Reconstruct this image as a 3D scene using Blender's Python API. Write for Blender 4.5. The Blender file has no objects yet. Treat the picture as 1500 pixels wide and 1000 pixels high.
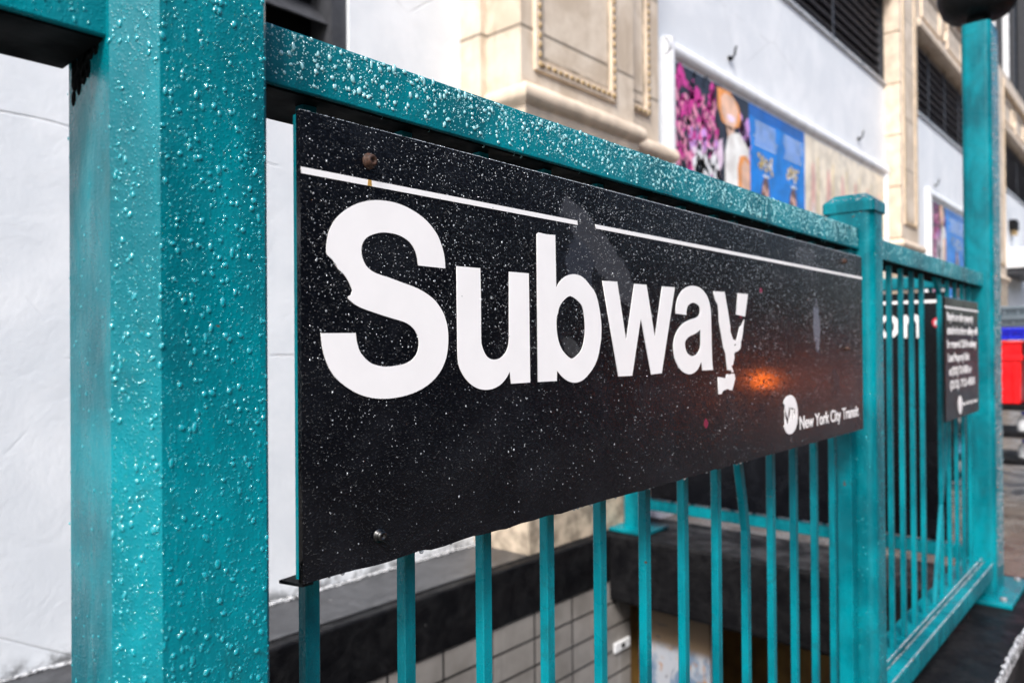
"""Rain-beaded teal subway railing with a black sign, built from code."""
# tunables
def NB(n): return int(n*1.0)
AMB=(11.65,-3.0,85,.036)          # added barricade position, lamp strength and radius
FH=(24,24,26)
DOF=(.80,5.2)
SUN=(48,240); SKY=.125; SUNE=1.9; EXPO=1.15
LETTERS='''{"S":[[0.9503,0.1416,0.9499,0.1487,0.9494,0.1558,0.9484,0.1626,0.9466,0.1693,0.9444,0.1757,0.9418,0.1819,0.939,0.1878,0.936,0.1935,0.9326,0.1987,0.929,0.2031,0.9252,0.2071,0.9208,0.2111,0.9158,0.2154,0.9102,0.2197,0.9039,0.2238,0.8969,0.2276,0.8892,0.2311,0.8811,0.2344,0.8723,0.2374,0.8632,0.2401,0.8538,0.2422,0.8445,0.2438,0.835,0.2449,0.825,0.2454,0.8142,0.2454,0.8031,0.2447,0.7925,0.2435,0.783,0.2417,0.774,0.2394,0.7656,0.2367,0.7579,0.2338,0.7508,0.2305,0.7438,0.2267,0.7367,0.2224,0.7298,0.2176,0.7236,0.2127,0.7181,0.2077,0.7132,0.2025,0.709,0.1971,0.7054,0.1915,0.7025,0.1857,0.7,0.1797,0.6982,0.1732,0.6968,0.1664,0.6958,0.1605,0.6954,0.1562,0.6954,0.1528,0.6954,0.1493,0.6963,0.1451,0.7054,0.1387,0.7136,0.1302,0.7166,0.1244,0.7201,0.1221,0.7236,0.1199,0.727,0.1173,0.7303,0.1141,0.7334,0.1105,0.7364,0.1065,0.7392,0.102,0.7418,0.097,0.7444,0.092,0.7416,0.084,0.7358,0.0811,0.7366,0.0772,0.7405,0.0746,0.7445,0.0719,0.749,0.0694,0.7538,0.0672,0.7592,0.065,0.7664,0.0627,0.7765,0.06,0.7886,0.0571,0.8,0.0543,0.8098,0.0521,0.819,0.05,0.828,0.048,0.8372,0.0462,0.8462,0.0444,0.8544,0.0422,0.8615,0.0394,0.8676,0.0361,0.8729,0.0325,0.8771,0.0283,0.8803,0.0237,0.8828,0.0193,0.8845,0.0152,0.8854,0.0112,0.8857,0.0068,0.8853,0.0019,0.8843,-0.0034,0.8825,-0.0084,0.8799,-0.0129,0.8764,-0.017,0.8724,-0.0206,0.8676,-0.0237,0.8622,-0.0262,0.8562,-0.0282,0.8494,-0.0298,0.842,-0.0308,0.8344,-0.0316,0.8267,-0.0325,0.8189,-0.033,0.8108,-0.0329,0.8022,-0.0319,0.7934,-0.0302,0.7857,-0.0281,0.7796,-0.0256,0.7747,-0.0226,0.7701,-0.0192,0.7656,-0.0152,0.7615,-0.0108,0.7581,-0.0062,0.7556,-0.0013,0.7538,0.0039,0.7524,0.0089,0.7514,0.0137,0.7509,0.0184,0.7503,0.023,0.6844,0.0222,0.6849,0.0161,0.6854,0.01,0.6862,0.0039,0.6875,-0.0023,0.689,-0.0086,0.6911,-0.0148,0.6936,-0.0213,0.6966,-0.0278,0.7,-0.0338,0.7036,-0.0391,0.7075,-0.044,0.7122,-0.0488,0.7178,-0.0536,0.7242,-0.0582,0.7308,-0.0626,0.7377,-0.0667,0.7449,-0.0707,0.7521,-0.0741,0.7593,-0.077,0.7666,-0.0795,0.774,-0.0815,0.7814,-0.0832,0.7888,-0.0845,0.7965,-0.0855,0.8048,-0.0861,0.8134,-0.0864,0.822,-0.0864,0.8308,-0.086,0.8397,-0.0853,0.8484,-0.0844,0.8567,-0.0832,0.8648,-0.0817,0.873,-0.0798,0.8815,-0.0774,0.8901,-0.0746,0.8985,-0.0711,0.9067,-0.0671,0.9147,-0.0626,0.9221,-0.0576,0.9286,-0.0523,0.9344,-0.0465,0.9395,-0.0405,0.9439,-0.0342,0.9476,-0.0277,0.9506,-0.021,0.9528,-0.0145,0.9543,-0.0079,0.9554,-0.0013,0.9562,0.0054,0.9565,0.012,0.9565,0.0186,0.9561,0.0252,0.9553,0.0319,0.9539,0.0385,0.9518,0.0452,0.9491,0.0519,0.946,0.0581,0.9424,0.0637,0.9384,0.0687,0.934,0.0735,0.9294,0.0781,0.9244,0.0824,0.9182,0.0866,0.9102,0.091,0.9011,0.0952,0.8924,0.0988,0.8846,0.1015,0.8772,0.1036,0.8698,0.1055,0.8627,0.1071,0.8556,0.1086,0.8477,0.1103,0.8383,0.1125,0.8281,0.1149,0.8192,0.1169,0.8122,0.1182,0.8062,0.1192,0.8006,0.1203,0.795,0.1217,0.7897,0.1232,0.7847,0.1251,0.7802,0.1273,0.776,0.1299,0.7725,0.1328,0.7696,0.1362,0.7673,0.14,0.7655,0.1439,0.7641,0.1479,0.7631,0.152,0.7628,0.1561,0.7629,0.1604,0.7636,0.1647,0.7651,0.1688,0.7673,0.1727,0.7704,0.1763,0.774,0.1796,0.7783,0.1823,0.7832,0.1847,0.7886,0.1868,0.7947,0.1888,0.8014,0.1905,0.8082,0.1917,0.8151,0.1922,0.8223,0.1923,0.8293,0.1921,0.8359,0.1915,0.8423,0.1905,0.8485,0.189,0.8545,0.1869,0.8604,0.1843,0.8656,0.1813,0.8699,0.1779,0.8736,0.174,0.8767,0.17,0.8792,0.1659,0.8812,0.1617,0.8828,0.1572,0.8839,0.1523,0.8846,0.1472,0.8852,0.1421]],"u":[[0.9791,0.1478,1.0419,0.1486,1.043,0.0967,1.0429,0.0677,1.0428,0.0388,1.0429,0.0169,1.0433,0.007,1.0439,0.0042,1.045,0.0017,1.0468,-0.0031,1.0491,-0.0076,1.0517,-0.0118,1.0545,-0.0155,1.0576,-0.0188,1.0614,-0.0215,1.066,-0.0237,1.0713,-0.0252,1.0769,-0.026,1.083,-0.026,1.0895,-0.0253,1.0957,-0.0237,1.1015,-0.021,1.1071,-0.0175,1.1119,-0.0135,1.1157,-0.0089,1.1187,-0.0039,1.121,0.0013,1.1222,0.0065,1.1228,0.0119,1.1233,0.0172,1.1248,0.1474,1.1852,0.1482,1.1869,-0.0748,1.1275,-0.0748,1.1239,-0.0504,1.1205,-0.0549,1.117,-0.0595,1.1128,-0.0639,1.1074,-0.0682,1.1014,-0.0724,1.095,-0.0759,1.0886,-0.0786,1.0818,-0.0807,1.0748,-0.0822,1.0675,-0.0832,1.0599,-0.0835,1.0523,-0.0833,1.0449,-0.0824,1.0376,-0.081,1.0304,-0.0788,1.023,-0.0757,1.0158,-0.0719,1.009,-0.0675,1.0027,-0.0623,0.9969,-0.0566,0.992,-0.051,0.9883,-0.0457,0.9854,-0.0405,0.9831,-0.035,0.9816,-0.0296,0.9808,-0.0238,0.9802,-0.0165,0.9799,-0.0065,0.9798,0.0051,0.9798,0.0167]],"b":[[1.212,0.2315,1.2176,0.2354,1.2458,0.2342,1.2738,0.236,1.2757,0.1232,1.2799,0.1282,1.2841,0.1332,1.2891,0.1379,1.2955,0.1425,1.3027,0.1468,1.3105,0.1505,1.3191,0.1533,1.3284,0.1554,1.3377,0.1566,1.3473,0.1566,1.3569,0.1556,1.3655,0.154,1.3724,0.1516,1.3783,0.1487,1.3843,0.1457,1.413,0.1258,1.4169,0.1215,1.4208,0.1173,1.4246,0.1115,1.4283,0.1036,1.432,0.0943,1.4352,0.084,1.4382,0.0725,1.4407,0.06,1.4423,0.0481,1.4426,0.0367,1.442,0.0259,1.441,0.0167,1.44,0.0103,1.4386,0.0055,1.4368,-0.0002,1.4346,-0.008,1.432,-0.0168,1.4284,-0.0253,1.4239,-0.0331,1.4186,-0.0407,1.4123,-0.0478,1.405,-0.0545,1.3969,-0.0608,1.3888,-0.0663,1.3813,-0.0709,1.3738,-0.0748,1.3659,-0.0778,1.3574,-0.0799,1.3486,-0.0812,1.3399,-0.0816,1.3312,-0.0808,1.3226,-0.0792,1.3145,-0.0768,1.307,-0.0738,1.3,-0.0702,1.2934,-0.0663,1.2873,-0.0621,1.2817,-0.0577,1.2761,-0.0533,1.2751,-0.0753,1.2113,-0.0748],[1.3261,0.1081,1.3176,0.1066,1.3097,0.1029,1.3027,0.0986,1.2964,0.0941,1.291,0.0891,1.2867,0.084,1.2838,0.0787,1.282,0.0733,1.2805,0.0688,1.2789,0.0659,1.2776,0.0638,1.2766,0.0605,1.2759,0.055,1.2755,0.0482,1.2756,0.0412,1.2762,0.0342,1.2772,0.0269,1.2788,0.0198,1.281,0.0131,1.2839,0.0066,1.2873,0.0005,1.2911,-0.0049,1.2955,-0.0099,1.3011,-0.0147,1.3087,-0.02,1.3175,-0.0251,1.326,-0.0281,1.3337,-0.0278,1.3411,-0.0253,1.3481,-0.0218,1.3549,-0.0178,1.3614,-0.0127,1.3669,-0.0065,1.3712,0.001,1.3744,0.0095,1.3767,0.018,1.3782,0.0263,1.3789,0.0346,1.379,0.0427,1.3786,0.0504,1.3776,0.0578,1.3763,0.065,1.3748,0.0721,1.373,0.079,1.3701,0.085,1.3664,0.0897,1.3617,0.0937,1.3553,0.0974,1.3464,0.1019,1.3359,0.1061]],"w":[[1.4485,0.1487,1.5095,0.1502,1.5459,0.0106,1.585,0.1493,1.6405,0.1502,1.679,0.0169,1.717,0.15,1.7821,0.1512,1.7108,-0.0727,1.6584,-0.0743,1.6125,0.0653,1.5715,-0.0743,1.5106,-0.074]],"a":[[1.7848,0.0821,1.7856,0.0898,1.7864,0.0976,1.7881,0.1053,1.7909,0.1128,1.7947,0.1202,1.8001,0.1274,1.8074,0.1346,1.8164,0.1416,1.827,0.1477,1.8398,0.1528,1.8544,0.1569,1.8695,0.1596,1.8853,0.1606,1.9016,0.16,1.9163,0.1582,1.9283,0.1553,1.9387,0.1511,1.9481,0.1461,1.9566,0.1406,1.9642,0.1344,1.9706,0.1272,1.9759,0.1188,1.9801,0.1095,1.9833,0.0998,1.9849,0.0911,1.9855,0.082,1.986,0.0688,1.9866,0.0481,1.9872,0.0231,1.9879,0.0006,1.9886,-0.0172,1.9893,-0.0327,1.9903,-0.0459,1.9915,-0.0563,1.993,-0.0643,1.9944,-0.0724,1.9308,-0.0721,1.9249,-0.0477,1.9185,-0.0544,1.9121,-0.0612,1.9055,-0.0669,1.8985,-0.0711,1.8913,-0.0742,1.8834,-0.0767,1.8749,-0.0788,1.8658,-0.0802,1.8557,-0.0803,1.844,-0.0786,1.8314,-0.0757,1.8199,-0.0718,1.8101,-0.067,1.8015,-0.0613,1.7938,-0.0551,1.7871,-0.0484,1.7814,-0.0411,1.7769,-0.0331,1.7737,-0.0238,1.7717,-0.0138,1.7712,-0.0043,1.7721,0.0038,1.7744,0.0114,1.7779,0.0186,1.7825,0.0257,1.7884,0.0324,1.7956,0.0389,1.8042,0.0453,1.8142,0.0514,1.8253,0.0568,1.8377,0.0612,1.8513,0.0647,1.8647,0.0679,1.878,0.0703,1.8912,0.0723,1.902,0.0747,1.9094,0.0779,1.9145,0.0816,1.918,0.0856,1.9202,0.0901,1.9209,0.0949,1.9202,0.0993,1.918,0.1032,1.9145,0.1067,1.909,0.1095,1.9008,0.1121,1.8909,0.1141,1.8809,0.1145,1.871,0.1129,1.8611,0.1099,1.8532,0.1061,1.8485,0.1014,1.8457,0.096,1.8439,0.091,1.8428,0.0871,1.8426,0.0836,1.8425,0.0801],[1.9216,0.0418,1.913,0.0381,1.9045,0.0344,1.8948,0.031,1.8826,0.0279,1.8692,0.025,1.8577,0.0218,1.8487,0.0182,1.8414,0.0142,1.8363,0.01,1.8337,0.0054,1.8333,0.0005,1.8342,-0.0047,1.8362,-0.0107,1.8395,-0.017,1.8447,-0.0224,1.8525,-0.0267,1.8622,-0.03,1.8719,-0.0317,1.8815,-0.0314,1.8912,-0.0295,1.9,-0.0261,1.9077,-0.0213,1.9143,-0.0151,1.9193,-0.0082,1.9219,-0.0007,1.9227,0.0076,1.923,0.016,1.9229,0.0245,1.9222,0.0331]],"y":[[2.0023,0.1515,2.0722,0.1532,2.0911,0.1023,2.0967,0.0857,2.1023,0.0691,2.1063,0.0555,2.1078,0.0474,2.1077,0.0424,2.1075,0.0374,2.1259,0.0138,2.1466,0.0112,2.1535,0.0193,2.1623,0.036,2.1728,0.0528,2.1858,0.0586,2.2034,0.0758,2.1986,0.0569,2.1939,0.0382,2.1875,0.0194,2.1803,0.0082,2.1774,-0.0066,2.173,-0.014,2.1585,-0.0206,2.1458,-0.023,2.1375,-0.0229,2.1315,-0.0302,2.1338,-0.0394,2.1286,-0.0503,2.1242,-0.0612,2.1118,-0.0645,2.1199,-0.072,2.1262,-0.0824,2.1155,-0.0835,2.1084,-0.0746,2.0993,-0.078,2.093,-0.0731,2.0849,-0.0764,2.0798,-0.0493,2.0763,-0.0276,2.0608,-0.0078,2.0498,0.0262,2.035,0.0651,2.0333,0.0935,2.0283,0.1146,2.0132,0.1264],[2.1364,0.0017,2.1463,-0.0006,2.1429,-0.0064,2.1338,-0.0042],[2.1624,0.1534,2.2315,0.154,2.2097,0.0842,2.1821,0.0865,2.1466,0.0893],[2.0255,-0.0941,2.0472,-0.096,2.0748,-0.0995,2.0822,-0.0872,2.0991,-0.0895,2.1154,-0.0872,2.1319,-0.0877,2.1374,-0.1018,2.1271,-0.1197,2.1168,-0.1357,2.1038,-0.135,2.0877,-0.1307,2.0661,-0.1332,2.0542,-0.1362,2.0462,-0.144,2.0268,-0.143]],"logo":[[2.5612,-0.1744,2.5709,-0.1754,2.5806,-0.1776,2.5895,-0.1808,2.5974,-0.1853,2.6044,-0.1908,2.6106,-0.1973,2.6161,-0.2049,2.6208,-0.2134,2.6242,-0.2218,2.6259,-0.2298,2.6263,-0.2377,2.6261,-0.2456,2.6255,-0.2534,2.6242,-0.2613,2.6217,-0.2689,2.6178,-0.2764,2.6128,-0.2837,2.6069,-0.2901,2.6,-0.2954,2.5922,-0.2999,2.5838,-0.3033,2.5748,-0.3055,2.5653,-0.3067,2.5559,-0.3068,2.5466,-0.3057,2.5375,-0.3035,2.5293,-0.3006,2.5224,-0.2968,2.5164,-0.2923,2.5114,-0.2876,2.5076,-0.2828,2.5048,-0.2779,2.5019,-0.273,2.513,-0.2728,2.5121,-0.2395,2.5141,-0.2064,2.5021,-0.1988,2.5048,-0.1947,2.5076,-0.1906,2.5117,-0.1868,2.5177,-0.1833,2.525,-0.18,2.5331,-0.1775,2.542,-0.1756,2.5516,-0.1745],[2.5106,-0.222,2.5166,-0.2224,2.5347,-0.2513,2.55,-0.2145,2.5609,-0.2171,2.5567,-0.2669,2.55,-0.2673,2.5516,-0.2415,2.5403,-0.2721,2.5318,-0.2714,2.5129,-0.2405],[2.5657,-0.2174,2.5899,-0.2215,2.5893,-0.2265,2.5825,-0.2254,2.5811,-0.2605,2.5743,-0.2603,2.5747,-0.2245,2.5656,-0.2224],[2.5928,-0.222,2.6006,-0.2241,2.6059,-0.2474,2.6,-0.2479,2.5982,-0.2393,2.5933,-0.2399,2.5919,-0.2557,2.585,-0.2571,2.5875,-0.2385]]}'''
import bpy, bmesh, math, random, json
from mathutils import Vector, Matrix
sc=bpy.context.scene; COL=sc.collection
U=.55; H0=2.15                       # one unit = fence-to-lens distance; eye height above the pavement
def G(t,w,h): return Vector((t*U,w*U,(h+H0)*U))
# ---------------------------------------------------------------- materials
def mat(name):
    m=bpy.data.materials.new(name); m.use_nodes=True; nt=m.node_tree; nt.nodes.clear()
    o=nt.nodes.new('ShaderNodeOutputMaterial'); b=nt.nodes.new('ShaderNodeBsdfPrincipled')
    nt.links.new(b.outputs[0],o.inputs[0]); return m,nt,b
class N:
    def __init__(s,nt): s.nt=nt; s.geo=None
    def n(s,t,**k):
        x=s.nt.nodes.new(t)
        for a,v in k.items(): setattr(x,a,v)
        return x
    def pos(s,scale=(1,1,1)):
        if not s.geo: s.geo=s.n('ShaderNodeNewGeometry')
        m=s.n('ShaderNodeVectorMath',operation='MULTIPLY'); s.nt.links.new(s.geo.outputs['Position'],m.inputs[0]); m.inputs[1].default_value=scale
        return m.outputs[0]
    def put(s,sock,v):
        if hasattr(v,'is_output') or isinstance(v,bpy.types.NodeSocket): s.nt.links.new(v,sock)
        else: sock.default_value=v
    def noise(s,scale,detail=4,rough=.55,dist=0,sc3=(1,1,1)):
        x=s.n('ShaderNodeTexNoise'); s.put(x.inputs['Vector'],s.pos(sc3)); x.inputs['Scale'].default_value=scale
        x.inputs['Detail'].default_value=detail; x.inputs['Roughness'].default_value=rough; x.inputs['Distortion'].default_value=dist
        return x.outputs['Fac']
    def vor(s,scale,feature='F1',sc3=(1,1,1)):
        x=s.n('ShaderNodeTexVoronoi',feature=feature); s.put(x.inputs['Vector'],s.pos(sc3)); x.inputs['Scale'].default_value=scale
        return x
    def ramp(s,f,a,b,lo=0,hi=1):
        x=s.n('ShaderNodeMapRange'); s.put(x.inputs[0],f); x.inputs[1].default_value=a; x.inputs[2].default_value=b; x.inputs[3].default_value=lo; x.inputs[4].default_value=hi
        x.interpolation_type='SMOOTHSTEP'; return x.outputs[0]
    def m(s,op,a,b=0):
        x=s.n('ShaderNodeMath',operation=op); s.put(x.inputs[0],a); s.put(x.inputs[1],b); return x.outputs[0]
    def mix(s,f,a,b):
        x=s.n('ShaderNodeMix',data_type='RGBA'); s.put(x.inputs[0],f)
        for i,v in ((6,a),(7,b)):
            s.put(x.inputs[i],v if isinstance(v,bpy.types.NodeSocket) else (*v,1))
        return x.outputs[2]
    def bump(s,h,st,d=.01,prev=None):
        x=s.n('ShaderNodeBump'); s.put(x.inputs['Height'],h); x.inputs['Strength'].default_value=st; x.inputs['Distance'].default_value=d
        if prev: s.nt.links.new(prev,x.inputs['Normal'])
        return x.outputs[0]
    def axis(s,i):
        x=s.n('ShaderNodeSeparateXYZ'); s.nt.links.new(s.pos(),x.inputs[0]); return x.outputs[i]
M={}
def simple(name,col,rough=.5,metal=0,var=.15,scale=30,bump=.15,bd=.002,coat=0,spec=.5):
    m,nt,b=mat(name); k=N(nt)
    f=k.noise(scale,5); c=k.mix(k.ramp(f,.3,.7),[x*(1-var) for x in col],[min(1,x*(1+var)) for x in col])
    nt.links.new(c,b.inputs['Base Color']); b.inputs['Metallic'].default_value=metal
    nt.links.new(k.ramp(k.noise(scale*.6,3),.3,.7,rough*.8,min(1,rough*1.2)),b.inputs['Roughness'])
    if bump: nt.links.new(k.bump(f,bump,bd),b.inputs['Normal'])
    b.inputs['Coat Weight'].default_value=coat; b.inputs['Coat Roughness'].default_value=.08
    b.inputs['Specular IOR Level'].default_value=spec
    M[name]=m; return m,nt,b,k
def teal(name,wet=1.):
    m,nt,b=mat(name); k=N(nt)
    big=k.ramp(k.noise(5,4,.6,.4,(1,1,.6)),.35,.65)
    c=k.mix(big,TEAL_A,TEAL_B)
    st=k.ramp(k.noise(60,4,.6,0,(1,1,.12)),.52,.72)         # faint vertical runs in the paint
    c=k.mix(k.m('MULTIPLY',st,.22),c,(.0,.30,.35))
    chip=k.ramp(k.noise(38,3,.5,.6),.735,.76); c=k.mix(chip,c,(.10,.035,.012))
    dirt=k.ramp(k.noise(16,6,.7,1),.56,.74); c=k.mix(k.m('MULTIPLY',dirt,.5),c,(.01,.07,.075))
    nt.links.new(c,b.inputs['Base Color'])
    nt.links.new(k.ramp(k.noise(25,3),.3,.7,.22,.42),b.inputs['Roughness'])
    peel=k.bump(k.noise(240,3,.6),.28,.0015); runs=k.bump(k.noise(34,4,.6,.3,(1,1,.4)),.5,.004,peel)
    v=k.vor(330); fine=k.bump(k.ramp(v.outputs['Distance'],.0,.42,1,0),.35*wet,.0008,runs)   # film of the finest rain
    nt.links.new(fine,b.inputs['Normal']); b.inputs['Coat Weight'].default_value=.0; b.inputs['Specular IOR Level'].default_value=.22
    M[name]=m
TEAL_A=(.0,.095,.122); TEAL_B=(.0,.215,.26)
teal('teal_paint')
def glassy():
    m,nt,b=mat('water'); b.inputs['Base Color'].default_value=(1,1,1,1); b.inputs['Roughness'].default_value=.02
    b.inputs['Transmission Weight'].default_value=1; b.inputs['IOR'].default_value=1.38; M['water']=m
glassy()
def bead(name,col,fac):
    m,nt,b=mat(name); b.inputs['Base Color'].default_value=(*col,1); b.inputs['Roughness'].default_value=.06; b.inputs['IOR'].default_value=1.5
    b.inputs['Coat Weight'].default_value=1; b.inputs['Coat Roughness'].default_value=.02; b.inputs['Transmission Weight'].default_value=fac; M[name]=m
bead('water_on_paint',(.0,.56,.66),.55); bead('water_on_rail',(.42,.84,.88),.4); bead('water_on_enamel',(.60,.64,.68),.62)  # bead tints stand in for sky light refracted through the drops
# the black enamel of the sign
def signblack(name,scratch):
    m,nt,b=mat(name); k=N(nt)
    f=k.noise(9,6,.65,.6); c=k.mix(k.ramp(f,.4,.75),(.002,.0024,.004),(.008,.009,.012))
    if scratch:
        X,Z=k.axis(0),k.axis(2)
        def blob(t,h,rt,rh,lo,hi,colr,amt,ang=0,ns=60,c=None):
            g=G(t,0,h)
            dx=k.m('SUBTRACT',X,g.x); dz=k.m('SUBTRACT',Z,g.z)
            ca,sa=math.cos(ang),math.sin(ang)
            a_=k.m('ADD',k.m('MULTIPLY',dx,ca/(rt*U)),k.m('MULTIPLY',dz,sa/(rt*U)))
            b_=k.m('ADD',k.m('MULTIPLY',dx,-sa/(rh*U)),k.m('MULTIPLY',dz,ca/(rh*U)))
            r=k.m('ADD',k.m('MULTIPLY',a_,a_),k.m('MULTIPLY',b_,b_))
            edge=k.m('ADD',r,k.m('MULTIPLY',k.m('SUBTRACT',k.noise(ns,5,.7),.5),3.2))
            return k.mix(k.m('MULTIPLY',k.ramp(edge,.6,1.1,1,0),amt),c,colr)
        c=blob(1.46,.20,.20,.045,0,0,(.045,.047,.055),.8,-.62,22,c)
        c=blob(1.36,.17,.05,.07,0,0,(.03,.034,.045),.8,0,30,c)
        c=blob(1.33,-.005,.045,.02,0,0,(.04,.042,.045),.8,-.5,40,c)
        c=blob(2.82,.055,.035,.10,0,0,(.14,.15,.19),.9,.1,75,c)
        c=blob(2.72,.30,.10,.05,0,0,(.05,.053,.06),.7,0,40,c)
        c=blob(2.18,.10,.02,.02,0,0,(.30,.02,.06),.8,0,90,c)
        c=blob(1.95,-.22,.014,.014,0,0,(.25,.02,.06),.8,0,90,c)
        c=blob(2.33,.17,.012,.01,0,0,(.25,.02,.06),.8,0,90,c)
    sc_=k.ramp(k.noise(90,4,.7,1.5,(1,1,.3)),.70,.78); c=k.mix(k.m('MULTIPLY',sc_,.25),c,(.05,.055,.065))
    nt.links.new(c,b.inputs['Base Color'])
    nt.links.new(k.ramp(k.noise(12,4),.3,.7,.16,.28),b.inputs['Roughness']); b.inputs['Coat Weight'].default_value=.25 if scratch else 0; b.inputs['Coat Roughness'].default_value=.10; b.inputs['Specular IOR Level'].default_value=.2
    v=k.vor(420); b1=k.bump(k.ramp(v.outputs['Distance'],0,.4,1,0),.8 if scratch else .2,.0013)
    b2=k.bump(k.noise(150,3,.6),.5 if scratch else .1,.0012,b1); nt.links.new(k.bump(k.noise(300,3),.25,.0006,b2),b.inputs['Normal']); M[name]=m
signblack('sign_enamel',True); signblack('sign_enamel_far',False)
simple('white_vinyl',(.86,.85,.85),.4,0,.02,20,.06,.0004)
simple('steel_bolt',(.06,.06,.06),.35,1,.4,200,.4,.0008)
simple('rusty_bolt',(.05,.022,.012),.7,.2,.5,300,.6,.001)
simple('dark_iron',(.006,.007,.008),.6,0,.3,60,.3,spec=.15)
simple('galvanised',(.35,.36,.37),.4,.6,.2,40)
# buildings
def plaster():
    m,nt,b=mat('white_plaster'); k=N(nt)
    f=k.noise(2.2,7,.65,.4); c=k.mix(k.ramp(f,.35,.7),(.70,.73,.76),(.81,.83,.85))
    st=k.ramp(k.noise(9,6,.7,0,(1,1,.12)),.56,.8); c=k.mix(k.m('MULTIPLY',st,.18),c,(.5,.5,.49))
    Z=k.axis(2); wob=k.m('MULTIPLY',k.m('SUBTRACT',k.noise(2.5,4),.5),.05)
    cr=None
    for h in (-.06,1.30):
        d=k.m('ABSOLUTE',k.m('SUBTRACT',k.m('ADD',Z,wob),G(0,0,h).z)); e=k.ramp(d,.001,.005,1,0); cr=e if cr is None else k.m('MAXIMUM',cr,e)
    cr=k.m('MULTIPLY',cr,k.ramp(k.noise(3.1,3),.40,.55))
    vc=k.vor(1.1,'DISTANCE_TO_EDGE'); 
    hair=k.m('MULTIPLY',k.ramp(vc.outputs['Distance'],0,.006,1,0),k.ramp(k.noise(1.3,2),.5,.6)); cr=k.m('MAXIMUM',cr,k.m('MULTIPLY',hair,.7))
    c=k.mix(k.m('MULTIPLY',cr,.5),c,(.35,.35,.36))
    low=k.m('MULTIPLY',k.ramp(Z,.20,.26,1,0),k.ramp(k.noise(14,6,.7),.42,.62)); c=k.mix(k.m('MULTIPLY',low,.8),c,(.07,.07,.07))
    nt.links.new(c,b.inputs['Base Color']); b.inputs['Roughness'].default_value=.55
    b1=k.bump(k.noise(6,7,.6,.8),.3,.010); b2=k.bump(k.noise(60,4,.6),.25,.004,b1)
    nt.links.new(k.bump(k.m('SUBTRACT',1,cr),.6,.006,b2),b.inputs['Normal']); M['white_plaster']=m
plaster()
def stone(name,ca,cb,course=.52,off=0.):
    m,nt,b=mat(name); k=N(nt)
    f=k.noise(5,7,.6,.5); c=k.mix(k.ramp(f,.35,.68),ca,cb)
    st=k.ramp(k.noise(11,6,.7,.3,(1,1,.2)),.52,.75); c=k.mix(k.m('MULTIPLY',st,.5),c,[x*.62 for x in (ca[0],ca[1]*.9,ca[2]*.8)])
    z=k.m('FRACT',k.m('DIVIDE',k.m('ADD',k.axis(2),off),course)); j=k.ramp(k.m('ABSOLUTE',k.m('SUBTRACT',z,.5)),.006/course,.012/course,1,0)
    c=k.mix(k.m('MULTIPLY',j,.65),c,[x*.28 for x in ca]); nt.links.new(c,b.inputs['Base Color']); b.inputs['Roughness'].default_value=.6
    b1=k.bump(k.noise(70,5,.65),.35,.003); nt.links.new(k.bump(k.m('SUBTRACT',1,j),.8,.006,b1),b.inputs['Normal']); M[name]=m
stone('tan_stone',(.54,.44,.33),(.72,.62,.50),.62,.1)
simple('stone_trim',(.68,.56,.43),.6,0,.18,9,.3,.004)
simple('stone_base',(.40,.33,.25),.6,0,.45,14,.6,.006)
simple('bead_gold',(.36,.25,.12),.55,0,.35,60,.3)
simple('black_louvre',(.006,.006,.007),.6,0,.4,20,.1,spec=.12)
simple('grey_mullion',(.05,.052,.058),.5,0,.2,20,.1,spec=.2)
simple('pale_slat',(.22,.22,.24),.5,0,.2,20,.1,spec=.3)
simple('dark_glass',(.01,.012,.014),.08,0,.2,3,0)
simple('white_frame',(.80,.81,.82),.3,0,.04,10,.05)
def curbm():
    m,nt,b=mat('black_curb'); k=N(nt)
    f=k.noise(12,7,.7,.6); c=k.mix(k.ramp(f,.35,.75),(.004,.004,.005),(.014,.014,.015))
    sp=k.ramp(k.noise(55,4,.6),.735,.77); c=k.mix(sp,c,(.42,.42,.41))
    g=k.n('ShaderNodeNewGeometry'); 
    nt.links.new(c,b.inputs['Base Color']); nt.links.new(k.ramp(k.noise(9,5),.35,.65,.35,.7),b.inputs['Roughness']); b.inputs['Specular IOR Level'].default_value=.12
    b1=k.bump(k.noise(28,6,.65),.7,.008); nt.links.new(k.bump(k.noise(160,4),.5,.002,b1),b.inputs['Normal']); M['black_curb']=m
    m2,nt,b=mat('worn_and_glint_edge'); k=N(nt)
    f=k.noise(60,6,.75,.4); c=k.mix(k.ramp(f,.43,.53),(.02,.02,.022),(.60,.61,.62)); nt.links.new(c,b.inputs['Base Color'])
    nt.links.new(k.bump(f,.9,.006),b.inputs['Normal']); b.inputs['Roughness'].default_value=.4; M['worn_and_glint_edge']=m2
    m3,nt,b=mat('grey_curb_top'); k=N(nt)
    f=k.noise(16,7,.7,.6); c=k.mix(k.ramp(f,.35,.7),(.018,.018,.020),(.05,.051,.055)); sp=k.ramp(k.noise(45,4,.6),.70,.74); c=k.mix(sp,c,(.5,.5,.5)); nt.links.new(c,b.inputs['Base Color'])
    b.inputs['Roughness'].default_value=.35; nt.links.new(k.bump(k.noise(90,5),.5,.003),b.inputs['Normal']); M['grey_curb_top']=m3
curbm()
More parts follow.
